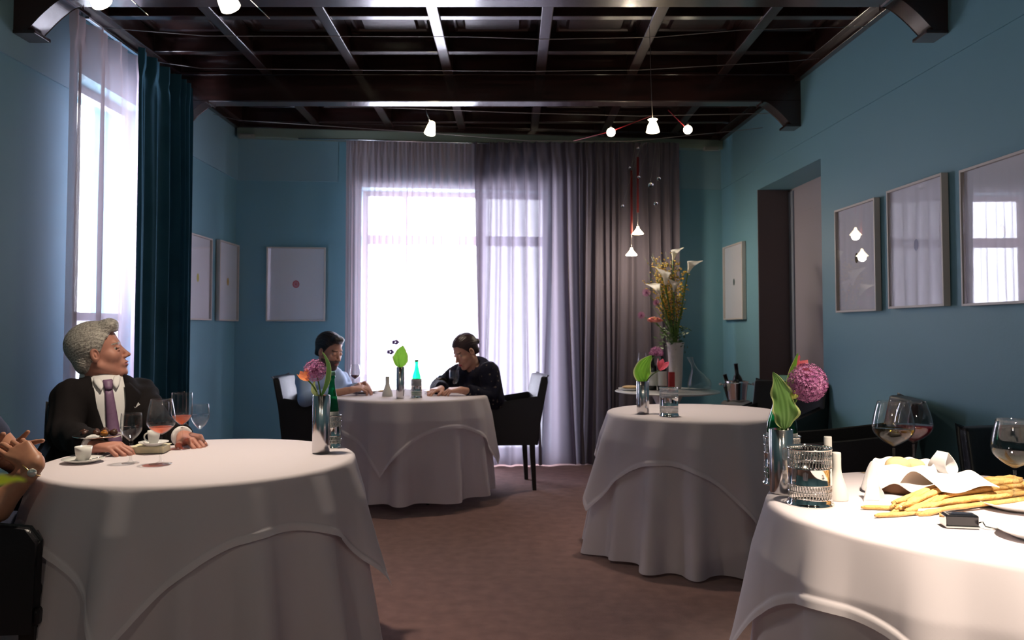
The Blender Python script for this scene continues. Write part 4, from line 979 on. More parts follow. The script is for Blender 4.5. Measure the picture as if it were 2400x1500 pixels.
# ------------------------------------------------------------------ wine cooler on its stand
pw = at_y(1727, 893, 6.15); e = empty('wine_cooler', (pw.x, pw.y, 0), 0, 'silver wine cooler on a floor stand right of the side table', 'wine cooler'); zt_ = pw.z; R = size_px(pw, 52) / 2; zb_ = zt_ - .19
b = MB(); b.lathe([(0, zb_), (R * .7, zb_), (R * .74, zb_ + .01), (R * .95, zt_ - .02), (R * 1.05, zt_), (R * 1.0, zt_), (R * .9, zt_ - .02), (R * .68, zb_ + .015), (0, zb_ + .012)], n=40); b.build('bucket', 'silver', e)
for s in (-1, 1):
    b = MB(); b.tube([(s * R, 0, zt_ - .02), (s * (R + .02), 0, zt_ - .025), (s * (R + .035), 0, zt_ - .022)], .005, 8); b.ball((s * (R + .04), 0, zt_ - .022), .012, 12); b.build('handle', 'silver', e)
b = MB(); b.lathe([(R * .80, zb_ + .004), (R * .86, zb_ + .004), (R * .86, zb_ - .006), (R * .80, zb_ - .006), (R * .80, zb_ + .004)], n=36); b.lathe([(0, zb_ - .002), (R * .8, zb_ - .002)], n=24)
b.tube([(0, 0, zb_), (0, 0, .02)], .009, 12); b.lathe([(0, .02), (.10, .012), (.13, .0), (0, 0)], n=32); b.build('floor_stand', 'silver', e)
b = MB(); b.grid(lambda u, v: ((R * .86 + .035 * v + .010 * math.sin(7 * 2 * PI * u) * v) * math.cos(2 * PI * u), (R * .86 + .035 * v) * math.sin(2 * PI * u), zb_ + .03 + .022 * math.sin(PI * v * .8) - .03 * v + .004 * math.sin(5 * 2 * PI * u)), 72, 8, wrapu=True)
o = b.build('service_cloth', 'napkin', loc=(pw.x, pw.y, 0), solid=.004); tag(o, 'pinkish white service cloth wrapped round the foot of the wine cooler', 'cloth')
for (dx, tl, H_, lb) in ((-.035, -.28, 878, 'dark bottle leaning left in the wine cooler'), (.03, -.10, 855, 'taller dark bottle standing in the wine cooler')):
    q = Vector((pw.x + dx * .6, pw.y + (.03 if dx < 0 else -.02), zb_ + .02)); dark_bottle(q, 0, H_ - 3, 22, 0, lb, group='bottles in the wine cooler', tiltv=(0, tl, 0), lab=False)

# ------------------------------------------------------------------ cable lamps and mobile
def wire(pts, r, m, name, label, group=None):
    b = MB(); P = [Vector(q) for q in pts]; c = P[0]; b.tube([q - c for q in P], r, 6); o = b.build(name, m, loc=c); return tag(o, label, 'cable', group)
W = [([(480, 84, 4.7), (1100, 86, 4.7), (1270, 92, 4.7), (1540, 87, 4.7), (1740, 70, 4.7)], 'thin lamp cable crossing just behind the front ceiling beam'),
     ([(470, 160, 5.35), (800, 164, 5.35), (1250, 167, 5.35), (1500, 164, 5.35), (1860, 143, 5.35)], 'thin lamp cable crossing in front of the far ceiling beam'),
     ([(960, 254, 5.95), (1200, 264, 5.95), (1500, 272, 5.95), (1793, 266, 5.95)], 'thin lamp cable crossing right behind the far ceiling beam'),
     ([(560, 282, 6.5), (760, 295, 6.5), (1010, 312, 6.5), (1240, 330, 6.5), (1480, 331, 6.5), (1740, 305, 6.5)], 'sagging lamp cable crossing above the back curtains')]
for pts, lb in W:
    P_ = [at_y(*q) for q in pts]; a_, z_ = P_[0], P_[-1]; P_ = [Vector((XL + .05, a_.y, a_.z + .05))] + P_ + [Vector((xr_wall(z_.y) - .03, z_.y, z_.z + .02))]
    wire(P_, .0022, 'wire', 'lamp_cable', lb)
for (px, py, lb) in ((1432, 310, 'round glowing globe lamp, the left of two'), (1612, 304, 'round glowing globe lamp, the right of two')):
    c = at_y(px, py, 5.62); e = empty('globe_lamp', c, 0, lb, 'lamp', 'globe lamps'); b = MB(); b.ball((0, 0, 0), .030, 20); b.build('globe', 'lamp_hot', e)
    b = MB(); b.tube([(0, 0, .028), (0, 0, .045)], .007, 10); b.build('socket', 'wire', e); b = MB(); P = [at_y(1345, 330, 6.1), at_y(1432, 308, 5.62), at_y(1525, 272, 5.62)] if px < 1500 else [at_y(1566, 258, 5.65), at_y(1606, 298, 5.62)]; b.tube([q - c for q in P], .003, 6); b.build('red_cord', 'redwire', e); lamp_light(c + Vector((0, 0, -.001)), 0.9)
def shade(c, prof, mt, m, label, group=None, cord=None, rod=None):
    e = empty('cable_lamp', c, 0, label, 'lamp', group); b = MB(); b.lathe(prof, n=28, mtx=mt); b.build('lamp_shade', m, e)
    b = MB(); b.ball((0, 0, -.01), .011, 10); b.build('bulb', 'lamp_hot', e)
    if cord: b = MB(); P = [Vector(q) - c for q in cord]; b.tube(P, .0016, 6); b.build('cord', 'wire', e)
    if rod: b = MB(); P = [Vector(q) - c for q in rod]; b.tube(P, .004, 8); b.build('lamp_rod', 'silver', e)
    return e
bell = [(.018, .060), (.028, .056), (.016, .046), (.022, .036), (.030, .018), (.034, .0), (.038, -.016), (.034, -.018), (.026, .016), (.012, .044)]
c = at_y(1530, 303, 4.6); shade(c, bell, None, 'lamp', 'bell-shaped lit glass lamp hanging over the empty middle right table', cord=[at_y(1522, 60, 4.7), at_y(1527, 230, 4.62), at_y(1530, 284, 4.6)])
tp_ = [(.012, .05), (.02, .045), (.031, .0), (.039, -.045), (.036, -.045), (.028, 0), (.010, .045)]
mA = Matrix.Rotation(.18, 3, 'Y') @ Matrix.Rotation(-.25, 3, 'X')
c = at_y(1010, 300, 5.7); shade(c, tp_, mA, 'lamp', 'tapered lit glass lamp hanging over the window table', rod=[at_y(995, 250, 5.7), at_y(1007, 283, 5.7)])
tul = [(.012, .055), (.024, .045), (.034, .01), (.038, -.03), (.036, -.032), (.03, .01), (.010, .045)]
c = at_y(533, 2, 3.0); shade(c, tul, Matrix.Rotation(-.45, 3, 'Y'), 'lamp_hot', 'bright tulip-shaped lamp cut off by the top edge above the left front table', rod=[at_y(500, -60, 3.0), at_y(522, -24, 3.0)])
c = at_y(230, -8, 3.0); shade(c, tul, Matrix.Rotation(-.55, 3, 'Y'), 'lamp_hot', 'bright tulip-shaped lamp at the top edge near the left window', rod=[at_y(200, -64, 3.0), at_y(215, -32, 3.0)])
for pts, lb in (([(300, -8, 3.1), (347, 36, 3.1)], 'short thin metal lamp rod by the top edge above the left window'), ([(585, -2, 3.1), (632, 43, 3.1)], 'short thin metal lamp rod right of the bright tulip-shaped lamp')):
    P_ = [at_y(*q) for q in pts]; o = wire([Vector((P_[0].x - .05, P_[0].y, 3.15))] + P_, .0028, 'silver', 'lamp_rod', lb)
cone = [(r_ * .80, z_ * .95) for r_, z_ in [(.006, .052), (.012, .048), (.014, .034), (.030, .016), (.052, -.006), (.060, -.014), (.058, -.018), (.048, -.008), (.012, .028)]]
for (px, py, top, lb) in ((1495, 544, 363, 'cone-shaped lit glass pendant, the upper of two left of the bouquet'), (1480, 594, 395, 'cone-shaped lit glass pendant, the lower of two left of the bouquet')):
    yy = 6.85; c = at_y(px, py, yy); e = shade(c, cone, None, 'lamp', lb, 'cone pendants', cord=[at_y(px + 10, 330, yy), at_y(px, top, yy), at_y(px, py - 16, yy)])
    b = MB(); t0 = at_y(px, top + 5, yy) - c; t1 = at_y(px, py - 46, yy) - c; b.tube([t0, t1], [.010, .010], 8); b.build('red_sleeve', mat('red_glass_sleeve', (.22, .015, .015), .3), e)
    link_light('lamp_light', 'POINT', c + Vector((0, 0, -.03)), 14, WARM, .03)
for (px, py, r, lb) in ((1525, 434, .020, 'largest clear glass drop of the hanging mobile'), (1544, 419, .014, 'clear glass drop hanging right above the largest one'), (1537, 477, .015, 'clear glass drop hanging below the largest one'),
                        (1459, 483, .011, 'tiny clear glass drop hanging farthest left of the mobile'), (1497, 415, .010, 'tiny clear glass drop beside the right red cord sleeve'), (1495, 348, .008, 'tiny glass drop above the right red cord sleeve'), (1476, 393, .008, 'tiny glass drop above the left red cord sleeve')):
    c = at_y(px, py, 5.95); e = empty('glass_drop', c, 0, lb, 'glass drop', 'glass drops of the mobile'); b = MB(); b.ball((0, 0, 0), r, 16); b.build('drop', mat('solid_glass', (1, 1, 1), .0, trans=1.0, ior=1.5), e)
    b = MB(); b.tube([Vector((0, 0, r)), at_y(1525 + (px - 1500) * .5, 331, 5.98) - c], .0006, 4); b.build('thread', 'wire', e)
M['limeleaf'] = thin_mat('lime_leaf', (.75, .95, .06), .4)
for lx, ly, lb in ((-.9, -.9, 'added tulip-shaped fill lamp, unseen behind the viewer, on the window side'), (1.1, -.9, 'added tulip-shaped fill lamp, unseen behind the viewer, on the niche side')):
    shade(Vector((lx, ly, 2.5)), tul, None, 'lamp_hot', lb, rod=[(lx, ly, 2.86), (lx, ly, 2.54)]); lamp_light((lx, ly, 2.42), 22)  # unseen lamps added to brighten the cloth sides facing the camera
# blurred leaf at the lower left, close to the viewer
table((-.80, .42), .46, .76, .76, .3, .64, 77, 'round table under white cloths left of the viewer, outside the frame', 'long white tablecloth on the table beside the viewer', 'square white overlay cloth on the table beside the viewer')
b = MB(); b.lathe([(0, 0), (.022, 0), (.024, .004), (.024, .15), (.0225, .15), (.0215, .01), (0, .01)], n=32); o = b.build('steel_vase', 'steel', loc=(-.62, .56, .762)); tag(o, 'steel cylinder vase on the table beside the viewer, holding the lime leaf', 'vase')
L1 = Vector((-.62, .56, .80)); L0 = at_y(-70, 1140, .62); e = hosta(L1, [L0, at_y(10, 1118, .62), at_y(62, 1126, .63)], .010, 'blurred bright lime leaf tip poking in at the left edge, close to the viewer', 'limeleaf' if 'limeleaf' in M else 'leaf', face=(0, -.2, 1), curl=.1)
# ------------------------------------------------------------------ implicit-surface modelling for people
def V3(*a): return np.array(a, float)
def s_ell(P, c, r, R=None):
    q = P - np.asarray(c, float)
    if R is not None: q = q @ R
    r = np.asarray(r, float); k0 = np.sqrt(((q / r) ** 2).sum(1)) + 1e-9; k1 = np.sqrt(((q / r ** 2) ** 2).sum(1)) + 1e-9
    return k0 * (k0 - 1) / k1
def s_cap(P, a, b, ra, rb=None):
    rb = ra if rb is None else rb; a = np.asarray(a, float); b = np.asarray(b, float); ab = b - a
    t = np.clip(((P - a) @ ab) / (ab @ ab + 1e-12), 0, 1); d = np.linalg.norm(P - a - t[:, None] * ab, axis=1)
    return d - (ra + (rb - ra) * t)
def smin(a, b, k):
    h = np.clip(.5 + .5 * (b - a) / k, 0, 1); return b * (1 - h) + a * h - k * h * (1 - h)
def smax(a, b, k): return -smin(-a, -b, k)
def U(k, *ds):
    d = ds[0]
    for e in ds[1:]: d = smin(d, e, k)
    return d
def surface(fn, lo, hi, h):
    lo = np.asarray(lo, float); hi = np.asarray(hi, float); n = np.ceil((hi - lo) / h).astype(int) + 1
    B = 8; nb = (n + B - 1) // B; n = nb * B + 1
    ax = [lo[i] + h * np.arange(n[i]) for i in range(3)]
    vals = np.full(n, 1.0); bc = np.stack(np.meshgrid(*[lo[i] + h * (np.arange(nb[i]) * B + B / 2) for i in range(3)], indexing='ij'), -1).reshape(-1, 3)
    d = fn(bc); act = np.abs(d) < h * B * .87 * 1.6 + .01; sgn = np.where(d < 0, -1.0, 1.0).reshape(nb); idx = np.argwhere(act.reshape(nb))
    vals[:-1, :-1, :-1] = np.repeat(np.repeat(np.repeat(sgn, B, 0), B, 1), B, 2)
    off = np.stack(np.meshgrid(*[np.arange(B + 1)] * 3, indexing='ij'), -1).reshape(-1, 3)
    for s in range(0, len(idx), 200):
        ii = idx[s:s + 200]; G = (ii[:, None, :] * B + off[None]); Pp = lo + h * G.reshape(-1, 3); v = fn(Pp); g = G.reshape(-1, 3); vals[g[:, 0], g[:, 1], g[:, 2]] = v
    S = vals < 0
    c = [S[i:n[0] - 1 + i, j:n[1] - 1 + j, k:n[2] - 1 + k] for i in (0, 1) for j in (0, 1) for k in (0, 1)]
    tot = sum(x.astype(int) for x in c); cells = np.argwhere((tot > 0) & (tot < 8)); vid = -np.ones([n[0] - 1, n[1] - 1, n[2] - 1], int); vid[tuple(cells.T)] = np.arange(len(cells))
    acc = np.zeros((len(cells), 3)); cnt = np.zeros(len(cells)); cor = [(i, j, k) for i in (0, 1) for j in (0, 1) for k in (0, 1)]
    for p in cor:
        for q in cor:
            if sum(abs(p[i] - q[i]) for i in range(3)) != 1 or p > q: continue
            a = vals[cells[:, 0] + p[0], cells[:, 1] + p[1], cells[:, 2] + p[2]]; b = vals[cells[:, 0] + q[0], cells[:, 1] + q[1], cells[:, 2] + q[2]]
            m = (a < 0) != (b < 0); t = np.where(m, a / np.where(m, a - b, 1), 0)
            pt = cells + np.array(p) + t[:, None] * (np.array(q) - np.array(p)); acc[m] += pt[m]; cnt[m] += 1
    verts = lo + h * (acc / cnt[:, None]); faces = []
    for axis in range(3):
        o1, o2 = [(1, 2), (2, 0), (0, 1)][axis]; sl = [slice(1, n[i] - 1) for i in range(3)]; sl[axis] = slice(0, n[axis] - 1); sl2 = list(sl); sl2[axis] = slice(1, n[axis])
        a = S[tuple(sl)]; b = S[tuple(sl2)]; e = np.argwhere(a != b); base = np.array([1, 1, 1]); base[axis] = 0; e = e + base
        fl = S[e[:, 0], e[:, 1], e[:, 2]]; d1 = np.zeros(3, int); d1[o1] = 1; d2 = np.zeros(3, int); d2[o2] = 1
        q = [e - d1 - d2, e - d2, e, e - d1]; qi = np.stack([vid[tuple(x.T)] for x in q], 1); qi[~fl] = qi[~fl][:, ::-1]; faces.append(qi)
    F = np.concatenate(faces); F = F[(F >= 0).all(1)]
    return verts, F
def mesh_from(name, parts, mats, parent, relax=1, loc=(0, 0, 0)):
    """parts: list of (verts, faces, material index array or int)"""
    vs = []; fs = []; ms = []; o = 0
    for v, f, m in parts:
        if relax and len(f) > 200:
            for _ in range(relax):
                s = np.zeros_like(v); c = np.zeros(len(v))
                for k in range(4):
                    for q in (1, 3): np.add.at(s, f[:, k], v[f[:, (k + q) % 4]]); np.add.at(c, f[:, k], 1)
                v = v * .5 + .5 * s / np.maximum(c, 1)[:, None]
        vs.append(v); fs.append(f + o); o += len(v); ms.append(np.full(len(f), m) if np.isscalar(m) else m)
    v = np.concatenate(vs); f = np.concatenate(fs); m = np.concatenate(ms); me = bpy.data.meshes.new(name)
    me.vertices.add(len(v)); me.vertices.foreach_set('co', v.ravel()); me.loops.add(f.size); me.loops.foreach_set('vertex_index', f.ravel().astype(np.int32))
    me.polygons.add(len(f)); me.polygons.foreach_set('loop_start', np.arange(0, f.size, 4, dtype=np.int32)); me.polygons.foreach_set('material_index', m.astype(np.int32))
    for mm in mats: me.materials.append(M[mm] if isinstance(mm, str) else mm)
    me.update(calc_edges=True); me.validate(); me.polygons.foreach_set('use_smooth', np.ones(len(me.polygons), bool))
    ob = bpy.data.objects.new(name, me); COL.objects.link(ob); ob.parent = parent; ob.location = loc; return ob
def frame(fwd, up):
    f = np.array(fwd, float); f /= np.linalg.norm(f); u = np.array(up, float); x = np.cross(f, u); x /= np.linalg.norm(x); u = np.cross(x, f); return np.stack([x, f, u], 1)   # columns: right(x), fwd(y), up(z)
M['skin_m'] = mat('ruddy_skin', (.49, .23, .17), .5, noise=(.41, .18, .135), nscale=25, spec=.35)
M['skin_l'] = mat('fair_skin', (.58, .32, .24), .48, noise=(.53, .27, .20), nscale=25, spec=.35)
M['skin_t'] = mat('tanned_skin', (.42, .20, .12), .45, noise=(.36, .16, .10), nscale=25, spec=.4)
M['lip'] = mat('lips', (.36, .10, .09), .4); M['lip_red'] = mat('lips_red', (.45, .03, .05), .35)
M['eyew'] = mat('eye_white_shaded', (.42, .40, .38), .2); M['iris'] = mat('iris_dark', (.04, .025, .02), .15); M['brow_g'] = mat('brow_hair', (.06, .05, .045), .8)  # eye white set dark: shade on the eyes is put into its colour
def ball_part(c, r, n=10):
    h = n; vs = []; f = []
    for j in range(h + 1):
        for i in range(n * 2): a = PI * i / n; p = PI * j / h; vs.append((c[0] + r * math.sin(p) * math.cos(a), c[1] + r * math.sin(p) * math.sin(a), c[2] + r * math.cos(p)))
    for j in range(h):
        for i in range(n * 2): i2 = (i + 1) % (2 * n); f.append((j * 2 * n + i, (j + 1) * 2 * n + i, (j + 1) * 2 * n + i2, j * 2 * n + i2))
    return np.array(vs), np.array(f)
def head_sdf(P, fem=0.0, lids=.5):
    d = s_ell(P, (0, -.014, .036), (.073, .095, .082)); jw = .054 - .005 * fem
    d = smin(d, s_ell(P, (0, .028, -.040), (jw, .060, .070)), .03)
    for s in (-1, 1):
        d = smin(d, s_cap(P, (s * jw * .93, .002, -.058), (s * .020, .064, -.100), .014, .012), .028)
        d = smin(d, s_ell(P, (s * .038, .052, -.026), (.022, .026, .022)), .02)
    d = smin(d, s_ell(P, (0, .076, -.101), (.017, .015, .015)), .022)
    d = smin(d, s_cap(P, (-.030, .073, .022), (.030, .073, .022), .011 - .002 * fem), .016)
    for s in (-1, 1): d = smax(d, -s_ell(P, (s * .031, .098, .000), (.017, .017, .011)), .012)
    d = smin(d, s_cap(P, (0, .082, .006), (0, .104, -.030), .0065, .0095), .012); d = smin(d, s_ell(P, (0, .107, -.034), (.0095, .010, .008)), .006)
    for s in (-1, 1): d = smin(d, s_ell(P, (s * .011, .095, -.038), (.0075, .010, .007)), .006)
    d = smin(d, s_ell(P, (0, .082, -.066), (.026, .014, .018)), .014)
    d = smin(d, s_ell(P, (0, .0945, -.0615), (.021, .007, .0045)), .004); d = smin(d, s_ell(P, (0, .092, -.0725), (.018, .008, .0055)), .004)
    d = smax(d, -s_ell(P, (0, .103, -.0668), (.022, .012, .0016)), .003)
    for s in (-1, 1):
        # lids
        d = smin(d, s_ell(P, (s * .031, .0785, .0045 - .003 * lids), (.0145, .0095, .0065 + .003 * lids)), .004); d = smin(d, s_ell(P, (s * .031, .077, -.0075), (.0135, .009, .0045)), .004)
        e = s_ell(P, (s * .077, -.004, -.010), (.010, .018, .030)); e = smax(e, -s_ell(P, (s * .087, .002, -.006), (.011, .0105, .019)), .002); e = smin(e, s_ell(P, (s * .078, .000, -.012), (.007, .004, .010)), .003); d = smin(d, e, .008)
    return d
def hand_parts(wr, dirv, palmn, side, curl, spread=.10, thumb=(.5, .3), sc=1.0):
    """capsules for a hand: wr wrist, dirv towards the knuckles, palmn out of the palm, side = +1/-1 thumb side"""
    d = np.array(dirv, float); d /= np.linalg.norm(d); n = np.array(palmn, float); n -= d * (n @ d); n /= np.linalg.norm(n); x = np.cross(d, n) * side; caps = []
    P = lambda a, b, c: np.asarray(wr) + (x * a + d * b + n * c) * sc
    offs = [.030, .010, -.010, -.029]; lens = [.043, .048, .044, .034]; rad = [.0092, .0095, .0090, .0080]; kn = [.088, .092, .088, .080]
    for i in range(4): caps.append((P(offs[i] * .45, .012, 0), P(offs[i], kn[i] - .006, -.002), .017 * sc, .0120 * sc, .014))
    caps.append((P(.020, .02, .006), P(.024, .05, .010), .015 * sc, .013 * sc, .012))
    for i in range(4):
        th = 0; p = P(offs[i], kn[i], 0); sp = (offs[i] / .03) * spread; L = [lens[i], lens[i] * .62, lens[i] * .5]; cu = curl[i] if hasattr(curl, '__len__') else curl
        for j in range(3):
            th += cu * (.9 if j == 0 else 1.05); v = (d * math.cos(th) + n * math.sin(th)); v = v * math.cos(sp) + x * math.sin(sp); q = p + v * L[j] * sc
            r0 = rad[i] * (1 - .10 * j) * sc; caps.append((p, q, r0, r0 * .92, .0035)); p = q
    a, c = thumb; p = P(.026, .022, .006); v = d * math.cos(a + .35) + x * math.sin(a + .35) + n * c; v /= np.linalg.norm(v); q = p + v * .042 * sc; caps.append((p, q, .0145 * sc, .0115 * sc, .012))
    v2 = d * math.cos(a * .6) + x * math.sin(a * .6) + n * c * 1.3; v2 /= np.linalg.norm(v2); q2 = q + v2 * .032 * sc; caps.append((q, q2, .0112 * sc, .010 * sc, .004)); q3 = q2 + v2 * .024 * sc; caps.append((q2, q3, .010 * sc, .0085 * sc, .003))
    return caps
def hand_sdf(P, caps, wr, elbow):
    d = s_cap(P, np.asarray(wr) + (np.asarray(elbow) - np.asarray(wr)) * .25, wr, .030, .0245)
    for a, b, ra, rb, k in caps: d = smin(d, s_cap(P, a, b, ra, rb), k)
    return d
def build_person(label, J, head_f, head_u, skin, hair, clothes, hands, fem=0, hs=1.0, lips='lip', lids=.5, longarm=True, extra=None):
    """J: joints dict. clothes: callables producing child meshes"""
    e = empty('person', (J['pelvis'][0], J['pelvis'][1], 0), 0, label, 'person'); org = np.array([J['pelvis'][0], J['pelvis'][1], 0.0])
    J = {k: np.array(v, float) - org for k, v in J.items()}; R = frame(head_f, head_u); hc = J['head']
    def torso(P, o=0.0):
        sh = (J['shl'] + J['shr']) / 2; chest = sh * .62 + J['pelvis'] * .38 + J['front'] * .0; Rt = frame(J['face_dir'], sh - J['pelvis'])
        ax = np.array(J['shr'] - J['shl']); w = np.linalg.norm(ax) / 2
        d = s_ell(P, chest + Rt @ V3(0, .0, .05), (w * .80 + .012, .105 + o * 0, .21), Rt)
        d = smin(d, s_ell(P, chest + Rt @ V3(0, .02, -.12), (w * .72, .110 + .015 * (1 - fem), .17), Rt), .07)
        d = smin(d, s_ell(P, J['pelvis'] + V3(0, 0, .04), (w * .80, .12, .12), Rt), .07)
        d = smin(d, s_cap(P, J['shl'] + V3(0, 0, -.012), J['shr'] + V3(0, 0, -.012), .050, .050), .07)
        nb = J['neck']; d = smin(d, s_cap(P, sh + V3(0, 0, -.02), nb + V3(0, 0, -.02), .075, .052), .05)
        if fem:
            for s in (-1, 1): d = smin(d, s_ell(P, chest + Rt @ V3(s * .075, .085, .03), (.06, .05, .06), Rt), .04)
        return d - o
    def arms(P, o=0.0, r=(.050, .042, .036, .027)):
        d = None
        for s in 'lr':
            a, b, c = J['sh' + s], J['el' + s], J['wr' + s]; q = smin(s_cap(P, a, b, r[0], r[1]), s_cap(P, b, c, r[2] + .003, r[3]), .02); d = q if d is None else np.minimum(d, q)
        return d - o
    def legs(P, o=0.0):
        d = None
        for s in 'lr':
            q = smin(s_cap(P, J['pelvis'] + (J['hip' + s] - J['pelvis']), J['kn' + s], .080, .058), s_cap(P, J['kn' + s], J['an' + s], .054, .036), .03); d = q if d is None else np.minimum(d, q)
        return d - o
    def neck(P): 
        top = hc + R @ V3(0, -.022, -.05) * hs; return s_cap(P, J['neck'] + V3(0, 0, -.04), top, .058 - .010 * fem, .050 - .008 * fem)
    H = lambda P: head_sdf((P - hc) @ R / hs, fem, lids) * hs
    def body(P):
        d = U(.04, torso(P, -.004), arms(P, -.002), legs(P, -.004)); d = smin(d, neck(P), .03); return d
    parts = []
    allj = np.array([v for k, v in J.items() if k not in ('face_dir', 'front')]); lo = allj.min(0) - .16; hi = allj.max(0) + .16; lo[2] = max(lo[2], .0)
    cut = lambda P: smin(neck(P), H(P), .02)
    bb = lambda P: smin(body(P), s_ell(P, hc, (.06, .06, .06)), .04)
    v, f = surface(bb, lo, hi, .011); parts.append((v, f, 0))
    v, f = surface(cut, hc - .155 * hs - V3(0, 0, .04), hc + .155 * hs, .0030); c = v[f].mean(1); L = (c - hc) @ R / hs
    mi = np.zeros(len(f), int); mi[(((L[:, 0]) / .022) ** 2 + ((L[:, 2] + .067) / .0095) ** 2 < 1) & (L[:, 1] > .086)] = 1
    for s in (-1, 1): mi[(np.abs(L[:, 0] - s * .031) < .018) & (np.abs(L[:, 2] - .0215 + .06 * (np.abs(L[:, 0]) - .03) ** 1) < .0027) & (L[:, 1] > .06)] = 4
    parts.append((v, f, mi))
    for s in (-1, 1):
        ec = hc + R @ V3(s * .031, .0715, -.001) * hs; v, f = ball_part(ec, .0128 * hs, 10); c = (v[f].mean(1) - ec) @ R; g = V3(J.get('gaze', V3(0, 0, 0))[0], 1, J.get('gaze', V3(0, 0, 0))[2]); g /= np.linalg.norm(g)
        c /= np.linalg.norm(c, axis=1)[:, None] + 1e-9; parts.append((v, f, np.where(c @ g > .90, 3, 2)))
    for (s, dv, pn, side, curl, sp, th) in hands:
        wr, el = J['wr' + s], J['el' + s]; caps = hand_parts(wr, dv, pn, side, curl, sp, th); pts = np.array([q for c_ in caps for q in c_[:2]] + [wr])
        v, f = surface(lambda P: hand_sdf(P, caps, wr, el), pts.min(0) - .05, pts.max(0) + .05, .0026); parts.append((v, f, 0))
    ob = mesh_from('body', parts, [skin, lips, 'eyew', 'iris', hair[1]], e)
    # hair
    hf, hm = hair
    def hs_(P):
        q = (P - hc) @ R / hs; return hf(q) * hs
    v, f = surface(hs_, hc - .18 * hs, hc + .18 * hs, .0032); ho = mesh_from('hair', [(v, f, 0)], [hm], e, relax=0)
    ctx = dict(e=e, J=J, R=R, hc=hc, hs=hs, torso=torso, arms=arms, legs=legs, lo=lo, hi=hi, neck=neck)
    for c_ in clothes: c_(ctx)
    return e
def strands(q, amp, fx, seed=0.0):
    # combed ridges running front to back
    a = np.arctan2(q[:, 0], q[:, 2] + .02); w = 1.5 * np.sin(q[:, 1] * 38 + 2 * a) + .8 * np.sin(q[:, 1] * 71 - 5 * a); return amp * (np.sin(a * fx + w + seed) * .5 + np.sin(a * fx * 2.1 - 1.6 * w + seed) * .5)
def hair_short(vol=.010, front=.052, back=-.085, amp=.0018, fx=34, quiff=0.0, side=-.01, hl=.045):
    def f(q):
        d = s_ell(q, (0, -.016, .040), (.073 + vol, .096 + vol, .083 + vol)); d = smin(d, s_ell(q, (0, -.058, -.030), (.058 + vol * .4, .036 + vol * .6, .050)), .02)
        if quiff: d = smin(d, s_ell(q, (.01, .062, .098), (.050, .036, .022 + quiff)), .02)
        d = d + strands(q, amp, fx)
        y, z, x = q[:, 1], q[:, 2], np.abs(q[:, 0])
        # face plane: keep hair behind a slanted hairline; keep above the nape; free the ears
        face = (y - (.052 + .62 * (z - hl)) ) * .8; face = np.where(z > hl + .02, y - (front + .50 * (z - hl) + .03), face)
        cut1 = np.minimum(y - .010 - .9 * np.maximum(z - .0, -.03), 9); lowf = np.where(z < hl, y - (.018 + .6 * (z - .0)), -1)
        d = smax(d, np.maximum(np.where(z < hl + .018, lowf, -1), -1) * .8, .006); d = smax(d, face, .006); d = smax(d, back - z, .012)
        ear = s_ell(np.stack([x, y, z], 1), (.082, -.002, -.014), (.020, .017, .026)); d = smax(d, -ear, .004)
        return d
    return f
def cloth_child(name, m, fn, res=.008, lo=None, hi=None, relax=1):
    def g(c):
        v, f = surface(lambda P: fn(P, c), c['lo'] if lo is None else lo(c), c['hi'] + .05 if hi is None else hi(c), res); return mesh_from(name, [(v, f, 0)], [m], c['e'], relax=relax)
    return g
def wr_noise(P, s=1.0): return .0035 * s * (np.sin(P[:, 2] * 42 + 9 * np.sin(P[:, 0] * 13 + 2)) * np.sin(P[:, 0] * 21 + P[:, 1] * 17) + .6 * np.sin(P[:, 2] * 23 + P[:, 0] * 31 - P[:, 1] * 27))
def bodyframe(c):
    J = c['J']; sh = (J['shl'] + J['shr']) / 2; return sh, frame(J['face_dir'], sh - J['pelvis'])
def shoes(m):
    def g(c):
        for s in 'lr':
            a = c['J']['an' + s]; fd = c['J']['face_dir'] * V3(1, 1, 0); fd = fd / np.linalg.norm(fd)
            def fn(P): return np.maximum(U(.02, s_cap(P, a + V3(0, 0, -.04), a + fd * .14 + V3(0, 0, -.05), .036, .030), s_cap(P, a, a + V3(0, 0, -.03), .042, .040)), .004 - P[:, 2])
            v, f = surface(fn, np.minimum(a, a + fd * .2) - .08, np.maximum(a, a + fd * .2) + .08, .007); mesh_from('shoe', [(v, f, 0)], [m], c['e'])
    return g
def trousers(m, sk=False):
    def fn(P, c): return np.maximum(smin(c['legs'](P, .012), s_ell(P, c['J']['pelvis'] + V3(0, 0, .02), (.165, .135, .12)), .04) + wr_noise(P, .6), np.maximum(c['J']['anl'][2] - P[:, 2], P[:, 2] - c['J']['pelvis'][2] - .10))
    return cloth_child('trousers', m, fn, .010)
M['suit'] = mat('charcoal_suit_cloth', (.0095, .0075, .008), .9, bump=.1, bscale=300, spec=.15); M['shirt'] = mat('white_shirt', (.72, .70, .70), .7); M['tie'] = mat('mauve_silk_tie', (.17, .09, .17), .5, noise=(.20, .11, .20), nscale=60)
M['shoe'] = mat('black_shoe', (.01, .01, .01), .3); M['hair_g'] = mat('silver_grey_hair', (.50, .46, .41), .6, noise=(.17, .155, .14), nscale=40, bump=.25, bscale=60, bstretch=(4, .7, 4)); M['hair_d'] = mat('dark_hair', (.015, .012, .015), .45, bump=.3, bscale=80); M['hair_b'] = mat('dark_brown_hair', (.030, .014, .016), .35, bump=.3, bscale=80)

